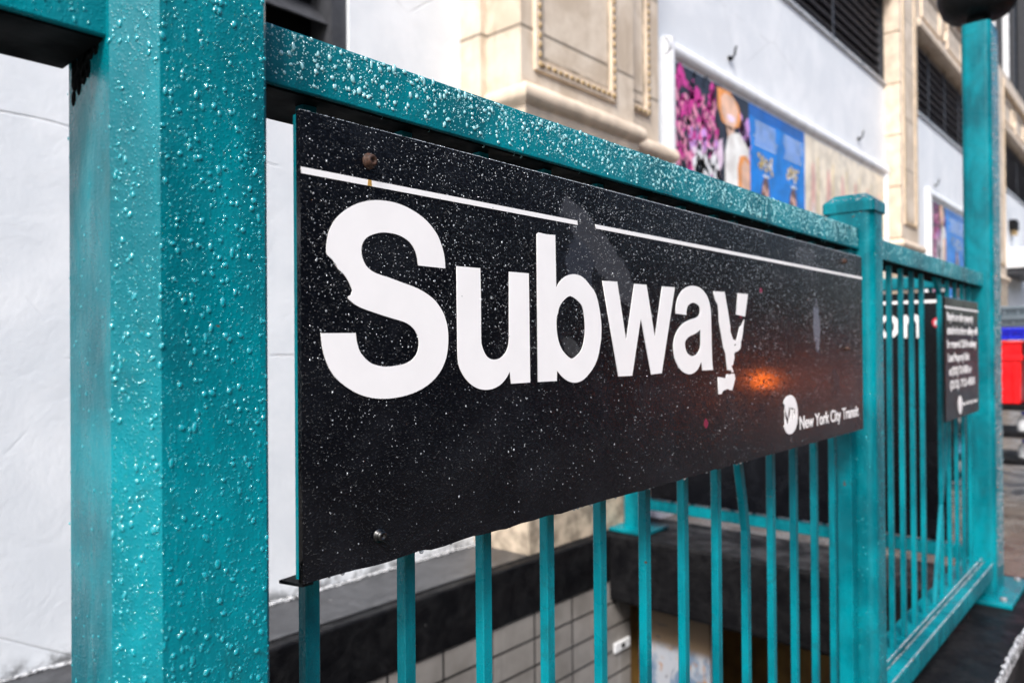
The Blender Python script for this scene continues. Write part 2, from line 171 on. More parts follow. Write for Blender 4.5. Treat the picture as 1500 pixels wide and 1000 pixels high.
def tiles():
    m,nt,b=mat('wall_tiles'); k=N(nt)
    X,Z=k.axis(0),k.axis(2)
    tw,th=.527*U,.232*U
    fx=k.m('FRACT',k.m('DIVIDE',k.m('SUBTRACT',X,G(3.869,0,0).x-20*tw),tw)); fz=k.m('FRACT',k.m('DIVIDE',k.m('SUBTRACT',Z,G(0,0,-2.47).z-40*th),th))
    ex=k.m('MINIMUM',fx,k.m('SUBTRACT',1,fx)); ez=k.m('MINIMUM',fz,k.m('SUBTRACT',1,fz))
    g=k.m('MAXIMUM',k.ramp(ex,.004/tw,.007/tw,1,0),k.ramp(ez,.004/th,.007/th,1,0))
    c=k.mix(k.ramp(k.noise(4,6,.65),.3,.7),(.19,.175,.16),(.30,.28,.26))
    st=k.ramp(k.noise(14,5,.7,.2,(1,1,.06)),.58,.76); c=k.mix(k.m('MULTIPLY',st,.55),c,(.55,.54,.53))
    c=k.mix(g,c,(.02,.019,.018)); nt.links.new(c,b.inputs['Base Color']); b.inputs['Roughness'].default_value=.35
    nt.links.new(k.bump(k.m('SUBTRACT',1,g),.7,.003),b.inputs['Normal']); M['wall_tiles']=m
tiles()
def ground():
    m,nt,b=mat('wet_pavement'); k=N(nt)
    c=k.mix(k.ramp(k.noise(3,7,.7,.5),.35,.65),(.055,.042,.032),(.13,.11,.09))
    v=k.vor(14); leaf=k.m('MULTIPLY',k.ramp(v.outputs['Distance'],.16,.2,1,0),k.ramp(k.noise(6,3),.5,.6))
    c=k.mix(k.m('MULTIPLY',leaf,.75),c,(.16,.07,.03)); sp=k.ramp(k.noise(48,5,.7),.66,.72); c=k.mix(k.m('MULTIPLY',sp,.7),c,(.45,.40,.34))
    nt.links.new(c,b.inputs['Base Color']); nt.links.new(k.ramp(k.noise(5,5),.4,.6,.08,.5),b.inputs['Roughness'])
    nt.links.new(k.bump(k.noise(40,6,.7),.5,.006),b.inputs['Normal']); M['wet_pavement']=m
ground()
simple('wet_asphalt',(.045,.045,.048),.3,0,.3,30,.5,.004)
simple('stair_concrete',(.09,.085,.08),.5,0,.4,12,.4)
def peeling():
    m,nt,b=mat('peeling_poster'); k=N(nt)
    f=k.noise(9,5,.6,1.2,(1,1,.6)); c=k.mix(k.ramp(f,.42,.55),(.12,.19,.28),(.38,.40,.44)); f2=k.noise(13,5,.6,1); c=k.mix(k.ramp(f2,.54,.62),c,(.36,.19,.09))
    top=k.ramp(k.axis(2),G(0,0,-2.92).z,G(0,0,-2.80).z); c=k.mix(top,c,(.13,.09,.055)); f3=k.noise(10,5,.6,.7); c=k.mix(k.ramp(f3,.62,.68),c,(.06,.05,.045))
    nt.links.new(c,b.inputs['Base Color']); b.inputs['Roughness'].default_value=.5; M['peeling_poster']=m
peeling()
simple('brown_passage',(.22,.12,.03),.6,0,.3,6,.2)
# ---------------------------------------------------------------- mesh helpers
class MB:
    def __init__(s): s.v=[]; s.f=[]; s.sm=[]
    def add(s,vs,fs,smooth=False):
        o=len(s.v); s.v+= [tuple(x) for x in vs]; s.f+=[tuple(i+o for i in f) for f in fs]; s.sm+=[smooth]*len(fs); return s
    def box(s,t0,t1,w0,w1,h0,h1,raw=False):
        g=(lambda a,b,c:Vector((a,b,c))) if raw else G
        P=[g(a,b,c) for c in (h0,h1) for b in (w0,w1) for a in (t0,t1)]
        return s.add(P,[(0,2,3,1),(4,5,7,6),(0,1,5,4),(2,6,7,3),(0,4,6,2),(1,3,7,5)])
    def prism(s,poly,h0,h1,smooth=False,capb=True):     # poly in (t,w), anticlockwise seen from above
        n=len(poly); P=[G(a,b,h0) for a,b in poly]+[G(a,b,h1) for a,b in poly]
        s.add(P,[(i,(i+1)%n,(i+1)%n+n,i+n) for i in range(n)],smooth); s.add(P[:n],[tuple(range(n-1,-1,-1))]); s.add(P[n:],[tuple(range(n))]); return s
    def profile_t(s,poly,t0,t1):       # poly in (w,h), extruded along t
        n=len(poly); P=[G(t0,a,b) for a,b in poly]+[G(t1,a,b) for a,b in poly]
        s.add(P,[(i,(i+1)%n,(i+1)%n+n,i+n) for i in range(n)]); s.add(P[:n],[tuple(range(n-1,-1,-1))]); s.add(P[n:],[tuple(range(n))]); return s
    def ell(s,c,r,nu=8,nv=5,smooth=True):
        vs=[];fs=[]
        for j in range(nv+1):
            a=math.pi*j/nv
            for i in range(nu):
                b=2*math.pi*i/nu; vs.append((c[0]+r[0]*math.sin(a)*math.cos(b),c[1]+r[1]*math.sin(a)*math.sin(b),c[2]+r[2]*math.cos(a)))
        for j in range(nv):
            for i in range(nu): fs.append((j*nu+i,(j+1)*nu+i,(j+1)*nu+(i+1)%nu,j*nu+(i+1)%nu))
        return s.add(vs,fs,smooth)
    def tube(s,pts,r,n=8,smooth=True,closed=False):
        vs=[];fs=[];m=len(pts)
        rr=r if isinstance(r,(list,tuple)) else [r]*m
        for i,p in enumerate(pts):
            d=(Vector(pts[min(i+1,m-1)])-Vector(pts[max(i-1,0)])).normalized()
            a=d.orthogonal().normalized() if i==0 else (a-d*a.dot(d)).normalized(); b=d.cross(a)
            for q in range(n):
                an=2*math.pi*q/n; vs.append(Vector(p)+(a*math.cos(an)+b*math.sin(an))*rr[i])
        for i in range(m-1):
            for q in range(n): fs.append((i*n+q,i*n+(q+1)%n,(i+1)*n+(q+1)%n,(i+1)*n+q))
        fs.append(tuple(range(n-1,-1,-1))); fs.append(tuple((m-1)*n+q for q in range(n)))
        return s.add(vs,fs,smooth)
    def lathe(s,c,prof,n=24,smooth=True):   # prof (r,z) metres
        vs=[];fs=[]
        for r,z in prof:
            for i in range(n): a=2*math.pi*i/n; vs.append((c[0]+r*math.cos(a),c[1]+r*math.sin(a),c[2]+z))
        for j in range(len(prof)-1):
            for i in range(n): fs.append((j*n+i,j*n+(i+1)%n,(j+1)*n+(i+1)%n,(j+1)*n+i))
        return s.add(vs,fs,smooth)
    def build(s,name,m,parent=None,bevel=0,seg=2,kind=None,label=None,normals=True):
        me=bpy.data.meshes.new(name); root=parent
        off=Vector((0,0,0))
        if parent is not None:
            r=parent
            while r.parent: r=r.parent
            off=Vector(r['_o']) if '_o' in r else Vector(r.location)
        me.from_pydata([tuple(Vector(v)-off) for v in s.v],[],s.f); me.update()
        me.polygons.foreach_set('use_smooth',s.sm)
        o=bpy.data.objects.new(name,me); COL.objects.link(o)
        if parent is not None: o.parent=parent
        me.materials.append(M[m] if isinstance(m,str) else m)
        if normals:
            bm=bmesh.new(); bm.from_mesh(me); bmesh.ops.recalc_face_normals(bm,faces=bm.faces); bm.to_mesh(me); bm.free()
        if bevel:
            b=o.modifiers.new('bevel','BEVEL'); b.width=bevel; b.segments=seg; b.limit_method='ANGLE'; b.harden_normals=False
            if seg>1:
                for p in me.polygons: p.use_smooth=True
                w=o.modifiers.new('wn','WEIGHTED_NORMAL'); w.keep_sharp=False
        if kind: o['kind']=kind
        if label: o['label']=label
        return o
def thing(name,label,cat,loc,group=None):
    o=bpy.data.objects.new(name,None); COL.objects.link(o); o.location=loc; o['label']=label; o['category']=cat; o.empty_display_size=.05
    if group: o['group']=group
    return o
def solo(o,label,cat,group=None):
    o['label']=label; o['category']=cat
    if group: o['group']=group
    return o
def copyobj(o,parent,off):
    c=o.copy(); COL.objects.link(c); c.parent=parent; c.location=Vector(o.location)+Vector(off); return c
# flat lettering cut from vinyl: closed loops in (t,h) on the plane w
def flat(name,loops,w,m,parent,thick=.0003,toG=None):
    cu=bpy.data.curves.new('outline','CURVE'); cu.dimensions='2D'; cu.fill_mode='BOTH'; cu.extrude=thick
    for lp in loops:
        sp=cu.splines.new('POLY'); sp.points.add(len(lp)-1)
        for i,(a,b) in enumerate(lp): sp.points[i].co=(a*U,b*U,0,1)
        sp.use_cyclic_u=True
    return curve_to_mesh(cu,name,m,parent,toG or (lambda x,y,z: G(x/U,w,y/U)+Vector((0,-z,0))))
def curve_to_mesh(cu,name,m,parent,f):
    t=bpy.data.objects.new('tmp',cu); COL.objects.link(t); dg=bpy.context.evaluated_depsgraph_get()
    me=bpy.data.meshes.new_from_object(t.evaluated_get(dg)); bpy.data.objects.remove(t)
    r=parent
    while r.parent: r=r.parent
    off=Vector(r.location)
    for v in me.vertices: v.co=Vector(f(*v.co))-off
    me.name=name; me.materials.clear(); me.materials.append(M[m])
    o=bpy.data.objects.new(name,me); COL.objects.link(o); o.parent=parent; return o
def text(body,name,m,parent,t0,t1,base,cap,w,bold=.02,toP=None,sp=1.0):
    cu=bpy.data.curves.new('text','FONT'); cu.body=body; cu.size=1; cu.offset=bold; cu.extrude=.002; cu.space_character=sp
    t=bpy.data.objects.new('tmp',cu); COL.objects.link(t); bpy.context.view_layer.update()
    xs=[v[0] for v in t.bound_box]; x0,x1=min(xs),max(xs); bpy.data.objects.remove(t)
    s=(t1-t0)/(x1-x0); sy=cap/.73
    P=toP or (lambda a,b: G(a,w,b))
    n=Vector((0,-1,0)) if not toP else Vector((-1,0,0))
    return curve_to_mesh(cu,name,m,parent,lambda x,y,z: P(t0+(x-x0)*s,base+y*sy)+n*z*.1)
# ---------------------------------------------------------------- rain
class Rain:
    """water beads: little sagging domes sitting on a surface"""
    def __init__(s): s.mb=MB()
    def drop(s,p,n,r,rng,hs=.5,run=None):
        up=Vector((0,0,1)); 
        if abs(n.z)>.8: e2=Vector((0,1,0))
        else: e2=(up-n*up.dot(n)).normalized()
        e1=e2.cross(n)
        k=10 if r>.0011 else 7; el=run if run else rng.uniform(.85,1.35); ph=rng.uniform(0,6.28); am=rng.uniform(0,.28)
        rad=[1+am*math.sin(2*2*math.pi*i/k+ph)+rng.uniform(-.05,.05) for i in range(k)]
        sag=.22 if abs(n.z)<.8 else 0
        vs=[];rings=((1,0),(.90,.45),(.55,.87)) if r>.0011 else ((1,0),(.7,.72))
        hh=r*hs*1.25
        for ro,h in rings:
            for i in range(k):
                a=2*math.pi*i/k; x=math.cos(a)*rad[i]*ro*r*.92; y=math.sin(a)*rad[i]*ro*r*el-sag*h*r*el
                vs.append(p+e1*x+e2*y+n*(h*hh-.00005))
        vs.append(p+n*hh-e2*sag*r*el)
        fs=[];m=len(rings)
        for j in range(m-1):
            for i in range(k): fs.append((j*k+i,j*k+(i+1)%k,(j+1)*k+(i+1)%k,(j+1)*k+i))
        for i in range(k): fs.append(((m-1)*k+i,(m-1)*k+(i+1)%k,m*k))
        s.mb.add(vs,fs,True)
    def build(s,parent,name='raindrops',m='water_on_paint'): return s.mb.build(name,m,parent,kind='stuff',normals=False)
def rsize(rng,lo,hi,p=3.0):
    return lo+(hi-lo)*rng.random()**p
LET=json.loads(LETTERS)
LET={k:[[(a[i],a[i+1]) for i in range(0,len(a),2)] for a in v] for k,v in LET.items()}
R=random.Random(7)
def rrect(t0,t1,w0,w1,r,n=5):
    out=[]
    for (ct,cw,a0) in ((t1-r,w0+r,-90),(t1-r,w1-r,0),(t0+r,w1-r,90),(t0+r,w0+r,180)):
        for i in range(n+1):
            a=math.radians(a0+90*i/n); out.append((ct+r*math.cos(a),cw+r*math.sin(a)))
    return out
# ================================================================= ground, road, sky
g=MB()
for a in ((-40,120,-8,.80),(6.8,120,.80,4.75),(-40,-5.9,.80,4.75),(-40,120,4.75,40)):
    g.add([G(a[0],a[2],-2.15),G(a[1],a[2],-2.15),G(a[1],a[3],-2.15),G(a[0],a[3],-2.15)],[(0,1,2,3)])
g.build('pavement','wet_pavement',kind='structure')
g=MB(); g.add([G(-400,-30,-2.4),G(600,-30,-2.4),G(600,-8,-2.4),G(-400,-8,-2.4)],[(0,1,2,3)]); g.add([G(-400,-8,-2.4),G(600,-8,-2.4),G(600,-8,-2.15),G(-400,-8,-2.15)],[(0,1,2,3)]); g.build('road','wet_asphalt',kind='structure')
g=MB().box(-40,120,-45,-30,-2.4,-2.15); g.build('far_pavement','wet_pavement',kind='structure')
g=MB().box(-900,900,-900,900,-9.9,-9.8); g.build('ground','wet_asphalt',kind='structure')
# steps down into the station
g=MB()
for i in range(14):
    t=-3.2+i*.51; h=-2.2-i*.3; g.box(t,t+.53,1.36,4.09,h-.35,h)
g.box(3.9,9,1.36,4.09,-6.6,-6.4); g.build('stairs','stair_concrete',kind='structure')

# ================================================================= stairwell walls
th=thing('stairwell_wall','black and grey capped parapet with dirty tiled face against the white building','wall',G(0,4.4,-2.15))
MB().box(-6,6.05,4.1,4.80,-2.25,-1.8).build('coping','black_curb',th,.012,2)
MB().box(-6,6.03,4.20,4.80,-1.797,-1.791).build('coping_top','grey_curb_top',th)
MB().box(-6,6.40,4.118,4.8,-7,-2.252).build('tiled_face','wall_tiles',th)
r=random.Random(3); g=MB(); t=-5.
while t<4.93:
    l=r.uniform(.04,.16); g.box(t,t+l+.01,4.775+r.uniform(-.02,.01),4.815,-1.79,-1.79+r.uniform(.003,.014)); t+=l
g.build('broken_plaster_edge','worn_and_glint_edge',th,.004,1)
th=thing('stairwell_end_wall','black concrete beam across the far end of the stairwell under the low rail','wall',G(6.4,2.7,-2.15))
MB().box(6.05,6.95,1.36,4.8,-2.44,-1.8).build('beam','black_curb',th,.02,3)
th=thing('stairwell_front_wall','wet black kerb wall with wet glint painted along its outer edge, carrying the green fence','wall',G(2,1.05,-2.15))
MB().box(-6,6.95,.745,1.355,-6.9,-1.8).build('coping','black_curb',th,.014,3)
g=MB(); r=random.Random(5); t=3.6
while t<6.95:
    l=r.uniform(.05,.14); e=r.uniform(0,.014)
    g.add([G(t,.742,-1.797),G(t+l,.742,-1.797),G(t+l,.742+e+.008,-1.793),G(t,.742+e+.012,-1.793),G(t,.738,-1.86),G(t+l,.738,-1.86)],[(0,1,2,3),(4,5,1,0)]); t+=l
g.build('wet_edge_glint','worn_and_glint_edge',th)  # pale strip painting the wet reflection along the kerb's outer edge
th=thing('passage_wall','dark brown wall deep inside the stairwell under the beam','wall',G(7.6,2.5,-6.4))
MB().box(7.9,8.0,1.36,4.1,-6.6,-2.44).build('wall_face','brown_passage',th)
MB().box(6.95,8.0,1.36,4.8,-2.60,-2.44).build('passage_ceiling','brown_passage',th)
MB().box(6.46,7.9,4.2,4.3,-6.6,-2.45).build('side_face','brown_passage',th)
th=thing('poster_panel','peeling blue, white and orange poster panel at the tiled corner of the stairwell','poster',G(6.37,3.6,-6.4))
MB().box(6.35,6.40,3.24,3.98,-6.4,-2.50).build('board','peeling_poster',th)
MB().box(6.33,6.41,3.17,3.21,-6.4,-2.48).build('metal_edge','galvanised',th)
th=thing('wall_plate','small white rectangular plate with dark centre screwed to the tiled wall','wall plate',G(6.23,4.1,-2.91))
MB().box(6.10,6.36,4.095,4.117,-2.955,-2.865).build('plate','white_frame',th,.002,2)
MB().box(6.21,6.26,4.088,4.096,-2.93,-2.89).build('socket','black_louvre',th)

# ================================================================= railing
simple('grime_shade_steel',(.004,.006,.0065),.85,0,.7,25,.4,.004,spec=.05)
rail=thing('subway_railing','teal painted steel railing along the near side of the stairwell, beaded with rain','railing',G(1.95,1.1,-1.8))
PW0,PW1=.99,1.205
def post(t0,t1,h0,h1,w0=PW0,w1=PW1,r=.04,parent=rail,cap=True,foot=True,seg=6):
    pg=rrect(t0,t1,w0,w1,r,seg)
    if seg==1: q_=.008; pg=[(t1-q_,w0),(t1,w0+q_),(t1,w1-q_),(t1-q_,w1),(t0+q_,w1),(t0,w1-q_),(t0,w0+r),(t0+r,w0)]
    p=MB().prism(pg,h0,h1).build('post','teal_paint',parent)
    for q in p.data.polygons: q.use_smooth=True
    p.modifiers.new('es','EDGE_SPLIT').split_angle=math.radians(50 if seg>1 else 20)
    if seg==1: bv=p.modifiers.new('b','BEVEL'); bv.width=.0035; bv.segments=3; bv.angle_limit=math.radians(20)
    if cap:
        e=.006; b=MB(); a=rrect(t0-e,t1+e,w0-e,w1+e,.014,3); n=len(a); ct,cw=(t0+t1)/2,(w0+w1)/2
        lv=[(1,h1-.04),(1.0,h1+.0),(.975,h1+.008),(.62,h1+.040),(.45,h1+.043)]
        P=[G(ct+(x-ct)*s_,cw+(y-cw)*s_,h) for s_,h in lv for x,y in a]
        b.add(P,[(j*n+i,j*n+(i+1)%n,(j+1)*n+(i+1)%n,(j+1)*n+i) for j in range(len(lv)-1) for i in range(n)],False)
        b.add(P[-n:],[tuple(range(n))]); b.build('post_cap','teal_paint',p)
    if foot:
        f=MB().box(t0-.2,t1+.2,w0-.12,w1+.12,-1.80,-1.765).build('base_plate','teal_paint',p,.005,2)
        for i,(a,b_) in enumerate(((t0-.12,w0-.06),(t1+.12,w0-.06),(t1+.12,w1+.06),(t0-.12,w1+.06))):
            MB().lathe(G(a,b_,-1.765),[(.013,0),(.013,.010),(.009,.013),(.0,.014)],6,False).build('bolt','galvanised',p) if i in (0,1) else None
    return p
T1=(.39,.592); T2=(3.468,3.64); T3=(6.22,6.56)
p0=post(-2.7,-2.5,-1.8,.60)
p1=post(T1[0],T1[1],-1.8,.66,w1=1.187,seg=1,r=.045)
p2=post(T2[0],T2[1],-1.8,.615,w0=.988,w1=1.195)
p3=post(T3[0],T3[1],-1.8,2.275,w0=.985,w1=1.17,cap=False)
RW0,RW1,RH0,RH1=1.045,1.18,.404,.497
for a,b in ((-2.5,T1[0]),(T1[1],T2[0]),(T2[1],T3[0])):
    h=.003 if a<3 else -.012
    q=MB().profile_t([(RW0,RH0+h),(RW0,RH1+h),(RW1+.02,RH1+h),(RW1+.02,RH0+h),(RW1+.008,RH0+h),(RW1+.008,RH1+h-.012),(RW0+.012,RH1+h-.012),(RW0+.012,RH0+h)],a,b).build('top_rail','teal_paint',rail,.002,2)
    MB().box(a,b,RW0+.010,RW1+.024,RH0+h-.003,RH0+h+.012).build('rail_underside','grime_shade_steel',q)  # dark sheet: grime plus painted shade closing the rail's underside
# dark lumps put in as the shade on the post under the near rail
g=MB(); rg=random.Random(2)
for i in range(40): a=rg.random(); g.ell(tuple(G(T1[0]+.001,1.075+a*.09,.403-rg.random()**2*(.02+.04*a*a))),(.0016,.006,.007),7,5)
g.build('shade_lumps','grime_shade_steel',rail)
for a,b in ((T1[1],T2[0]),(T2[1],T3[0])):
    q=MB().box(a,b,1.072,1.19,-1.675,-1.530).build('bottom_rail','teal_paint',rail,.006,2)
    MB().box(a,b,1.0,1.066,-1.665,-1.548).build('front_bar','teal_paint',q,.008,3)
pk=[.713+.2115*k for k in range(13)]
bay2=[4.10+.2115*k for k in range(10)]
def picket(t,bend=None):
    if not bend: return MB().box(t,t+.028,1.088,1.112,-1.54,RH0+.01).build('picket','teal_paint',rail,.0012,1)
    b=MB(); hs=[RH0+.01,.25,.1,0,-.1,-.2,-.3,-.4,-.5,-.62,-.75,-.9,-1.1,-1.3,-1.54]; P=[]
    for h in hs:
        d=bend(h); P+= [G(t+d,1.088,h),G(t+d+.028,1.088,h),G(t+d+.028,1.112,h),G(t+d,1.112,h)]
    n=len(hs); b.add(P,[(j*4+i,j*4+(i+1)%4,(j+1)*4+(i+1)%4,(j+1)*4+i) for j in range(n-1) for i in range(4)]+[(0,1,2,3),((n-1)*4,(n-1)*4+1,(n-1)*4+2,(n-1)*4+3)])
    return b.build('picket','teal_paint',rail,.0012,1)
first=None
for k,t in enumerate(pk):
    if k==8: picket(t,lambda h: -.075 if h>-.3 else -.075+.075*min(1,(-.3-h)/.30)); continue
    if t>T2[0]-.03: continue
    if first is None: first=picket(t); continue
    copyobj(first,rail,((t-pk[0])*U,0,0))
for k,t in enumerate(bay2):
    if k==4:
        o=picket(t,lambda h: .02+.33*max(0,math.cos(min(1,abs(h+.28)/1.25)*math.pi/2))**1.2 if h<.3 else .06); o['label']='bowed teal picket bulging to the right'; continue
    copyobj(first,rail,((t-pk[0])*U,0,0))
MB().box(T2[0]-.085,T2[0]-.012,1.06,1.12,-1.54,RH0).build('post_stile','teal_paint',rail,.002,2)
# --- far end railing across the stairwell
er=thing('end_railing','low teal railing closing the far end of the stairwell, seen behind the pickets','railing',G(6.3,2.6,-1.8))
MB().box(6.31,6.43,T3[0]*0+1.17,3.92,.405,.50).build('top_rail','teal_paint',er,.006,2)
MB().box(6.30,6.42,1.17,3.92,-1.58,-1.475).build('bottom_rail','teal_paint',er,.006,2)
b=MB().prism(rrect(6.26,6.46,3.92,4.10,.03,3),-1.8,.62).build('post','teal_paint',er)
MB().box(6.14,6.58,3.78,4.19,-1.797,-1.765).build('base_plate','teal_paint',b,.004,2)
for i in range(12):
    if i==0: f2=MB().box(6.355,6.38,1.4,1.425,-1.475,.405).build('picket','teal_paint',er)
    else: copyobj(f2,er,(0,i*.2*U,0))
# --- black board on it
bd=thing('station_sign','tall black station sign with white line and red dot on the end railing','sign',G(6.28,2.5,-1.46))
MB().box(6.275,6.295,1.30,3.80,-1.455,.375).build('plate','sign_enamel_far',bd,.002,1)
def toE(x,y,z): return G(6.274,-x/U,y/U)+Vector((-z,0,0))
def E(loops,name,m='white_vinyl',th_=.0006): return flat(name,loops,0,m,bd,th_,toE)
E([[(-3.80,.296),(-1.30,.296),(-1.30,.317),(-3.80,.317)]],'white_stripe')
def ring(cx,cy,rx,ry,n=24): return [(cx+rx*math.cos(6.2832*i/n),cy+ry*math.sin(6.2832*i/n)) for i in range(n)]
E([ring(-1.682,.125,.078,.090),ring(-1.682,.125,.040,.055)],'letter')
E([[(-1.59,.037),(-1.552,.037),(-1.552,.13),(-1.54,.165),(-1.52,.178),(-1.50,.17),(-1.488,.15),(-1.487,.037),(-1.45,.037),(-1.45,.15),(-1.46,.185),(-1.485,.21),(-1.51,.215),(-1.535,.205),(-1.552,.19),(-1.553,.21),(-1.59,.21)]],'letter')
simple('route_red',(.75,.03,.06),.4,0,.02,20,0)
E([ring(-1.352,.148,.030,.036)],'route_dot','route_red')
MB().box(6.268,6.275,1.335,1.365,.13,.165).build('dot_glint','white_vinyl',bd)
# ================================================================= the sign
sg=thing('subway_sign','black enamel sign reading Subway in big white letters, scratched and rain beaded','sign',G(2,1.0,-.36))
r=random.Random(11); SL,SR,ST,SB=.650,3.350,.362,-.358
out=[(SL,SB),(SL,ST)]; out+=[(SR,ST-.003),(SR,SB-.002)]
t=SR-.02
while t>SL+.05: out.append((t,SB+r.choice((0,0,0,.001,-.002,.002))*(1 if t<2.2 else .4))); t-=r.uniform(.015,.05)
flat('plate',[out],1.0056,'sign_enamel',sg,.003)
W_=.9994
flat('white_stripe',[[(SL+.001,.2650),(1.355,.2665),(1.353,.2758),(SL+.001,.2748)]],W_,'white_vinyl',sg)
flat('white_stripe',[[(1.425,.2665),(3.349,.267),(3.349,.2770),(1.422,.2758)]],W_,'white_vinyl',sg)
for ch in 'Subwa': flat('letter',LET[ch],W_,'white_vinyl',sg)
o=flat('letter',LET['y'],W_,'white_vinyl',sg); o['label']='torn and flaking last letter y with pieces missing'
flat('transit_logo',LET['logo'],W_,'white_vinyl',sg)
text('New York City Transit','lettering','white_vinyl',sg,2.645,3.285,-.2985,.046,W_,.016)
b=MB(); b.box(SL+.002,SL+.03,1.0115,1.022,SB+.004,ST-.004); b.build('edge_angle','teal_paint',sg)
MB().add([G(.652,1.005,SB-.006),G(.672,1.005,SB-.006),G(.672,1.055,SB-.006),G(.640,1.050,SB-.006),G(.652,1.005,SB-.001),G(.672,1.005,SB-.001),G(.672,1.055,SB-.001),G(.640,1.050,SB-.001)],[(0,1,2,3),(4,5,6,7),(0,1,5,4),(1,2,6,5),(2,3,7,6),(3,0,4,7)]).build('bracket_foot','dark_iron',sg)
for (t,h,m,rr) in ((.780,.306,'rusty_bolt',.0058),(.795,-.312,'steel_bolt',.0052),(3.12,.325,'rusty_bolt',.005),(3.14,-.02,'rusty_bolt',.004)):
    c=G(t,1.0,h); b=MB(); n=16; prof=[(rr*1.25,0),(rr*1.25,.0015),(rr*1.0,.0018),(rr*.98,.005),(rr*.75,.0068),(rr*.45,.0068),(rr*.38,.0045),(0,.0045)]
    vs=[];
    for ra,z in prof:
        for i in range(n): a=6.2832*i/n; vs.append((c.x+ra*math.cos(a),c.y-z,c.z+ra*math.sin(a)))
    b.add(vs,[(j*n+i,j*n+(i+1)%n,(j+1)*n+(i+1)%n,(j+1)*n+i) for j in range(len(prof)-1) for i in range(n)],True); b.build('bolt',m,sg)
simple('rust_run',(.45,.26,.06),.6,0,.3,90,.1)
flat('rust_streak',[[(.776,.2652),(.785,.2655),(.784,.2750),(.777,.2750)]],.9988,'rust_run',sg,.0001)
# notice
nt_=thing('notice_sign','small black notice with six lines of white text on the far railing bay','sign',G(5.3,1.0,-.455))
MB().box(4.83,5.77,1.0,1.012,-.452,.262).build('plate','sign_enamel_far',nt_,.004,2)
flat('white_stripe',[[(4.835,.196),(5.765,.196),(5.765,.208),(4.835,.208)]],.999,'white_vinyl',nt_)
for i,(s_,e) in enumerate((('Bicycles or other property',5.60),('attached to these railings will',5.73),('be removed. Call the subway',5.69),('Lost Property Unit',5.47),('at (212) 712-4500 or',5.53),('(212) 712-4501',5.63))):
    text(s_,'lettering','white_vinyl',nt_,4.885+.02*max(0,i-2),e,.128-.079*i,.047,.999,.03)
flat('transit_logo',[ring(5.20,-.375,.055,.055,20)],.999,'white_vinyl',nt_)
text('New York City Transit','lettering','white_vinyl',nt_,5.27,5.70,-.385,.022,.999,.02)
# ================================================================= rain beads
def surf_rain(parent,pf,area,n,lo,hi,seed,p=3.,dens=None,name='raindrops',hs=.5,wall=True):
    rg=random.Random(seed); rn=Rain(); c=0; occ={}
    while c<n:
        a=rg.uniform(*area[0]); b=rg.uniform(*area[1])
        if dens and rg.random()>dens(a,b): c+=.3; continue
        P,nn=pf(a,b); r_=rsize(rg,lo,hi,p)
        key=(int(P.x/.004),int(P.y/.004),int(P.z/.004))
        if r_>.0012:
            if key in occ: c+=.3; continue
            occ[key]=1
        rn.drop(P,nn,r_,rg,hs,run=(rg.uniform(1.6,2.3) if wall and r_>.0013 and rg.random()<.06 else None)); c+=1
    return rn
F=Vector((0,-1,0))
def per(t0,t1,w0,w1,rr):         # parameter runs from the back of the end face, round the corner, along the front face (units)
    L1=(w1-w0)-2*rr+0; L2=math.pi/2*rr; L3=(t1-t0)-2*rr
    def f(s_,h):
        if s_<L1: return G(t0,w1-rr-s_,h),Vector((-1,0,0))
        if s_<L1+L2:
            a=(s_-L1)/rr; nn=Vector((-math.cos(a),-math.sin(a),0)); return G(t0+rr+nn.x*rr,w0+rr+nn.y*rr,h),nn
        if s_<L1+L2+L3: return G(t0+rr+s_-L1-L2,w0,h),F
        a=(s_-L1-L2-L3)/rr; nn=Vector((math.sin(a),-math.cos(a),0)); return G(t1-rr+nn.x*rr,w0+rr+nn.y*rr,h),nn
    return f,L1,L2,L3
CH=.045; L1=1.187-PW0-CH; L2=CH*math.sqrt(2); L3=T1[1]-T1[0]-CH-.006
def f(s_,h):
    if s_<L1: return G(T1[0],1.187-s_,h),Vector((-1,0,0))
    if s_<L1+L2: a=(s_-L1)/L2; return G(T1[0]+a*CH,PW0+CH-a*CH,h),Vector((-.7071,-.7071,0))
    return G(T1[0]+CH+s_-L1-L2,PW0,h),F
rn=surf_rain(p1,f,((L1*1.0,L1+L2+L3),(-.56,.58)),NB(1500),.0006,.0024,21,2.4,hs=.40); 
r2=surf_rain(p1,f,((L1,L1+L2+L3),(-.56,.58)),NB(4600),.0003,.0009,22,1.2,hs=.42); rn.mb.add(r2.mb.v,r2.mb.f,True)
r3=surf_rain(p1,f,((0,L1),(-.56,.58)),NB(330),.0003,.0014,23,2.6,hs=.35); rn.mb.add(r3.mb.v,r3.mb.f,True); rn.build(p1)
tr=[o for o in rail.children if o.name.startswith('top_rail')]
pf=lambda a,b:(G(a,RW0,b),F)
hh=(RH0+.012,RH1)
dn=lambda a,b: .25+.75*((b-RH0)/(RH1-RH0))**.8
rn=surf_rain(tr[1],pf,((T1[1]+.01,T2[0]-.02),hh),NB(2300),.0006,.0026,31,2.2,dn,hs=.42)
r2=surf_rain(tr[1],pf,((T1[1]+.01,T2[0]-.02),hh),NB(5500),.0003,.0008,32,1.2,dn); rn.mb.add(r2.mb.v,r2.mb.f,True)
rg=random.Random(33); r2=Rain(); t=T1[1]
while t<T2[0]-.01:                                        # beads lined up along the upper edge
    r_=rg.uniform(.0007,.0021); r2.drop(G(t,RW0+.003,RH1-.001+.0*r_),Vector((0,-.75,.66)).normalized(),r_,rg,.6); t+=r_/U*rg.uniform(1.1,2.4)
t=T1[1]+.03
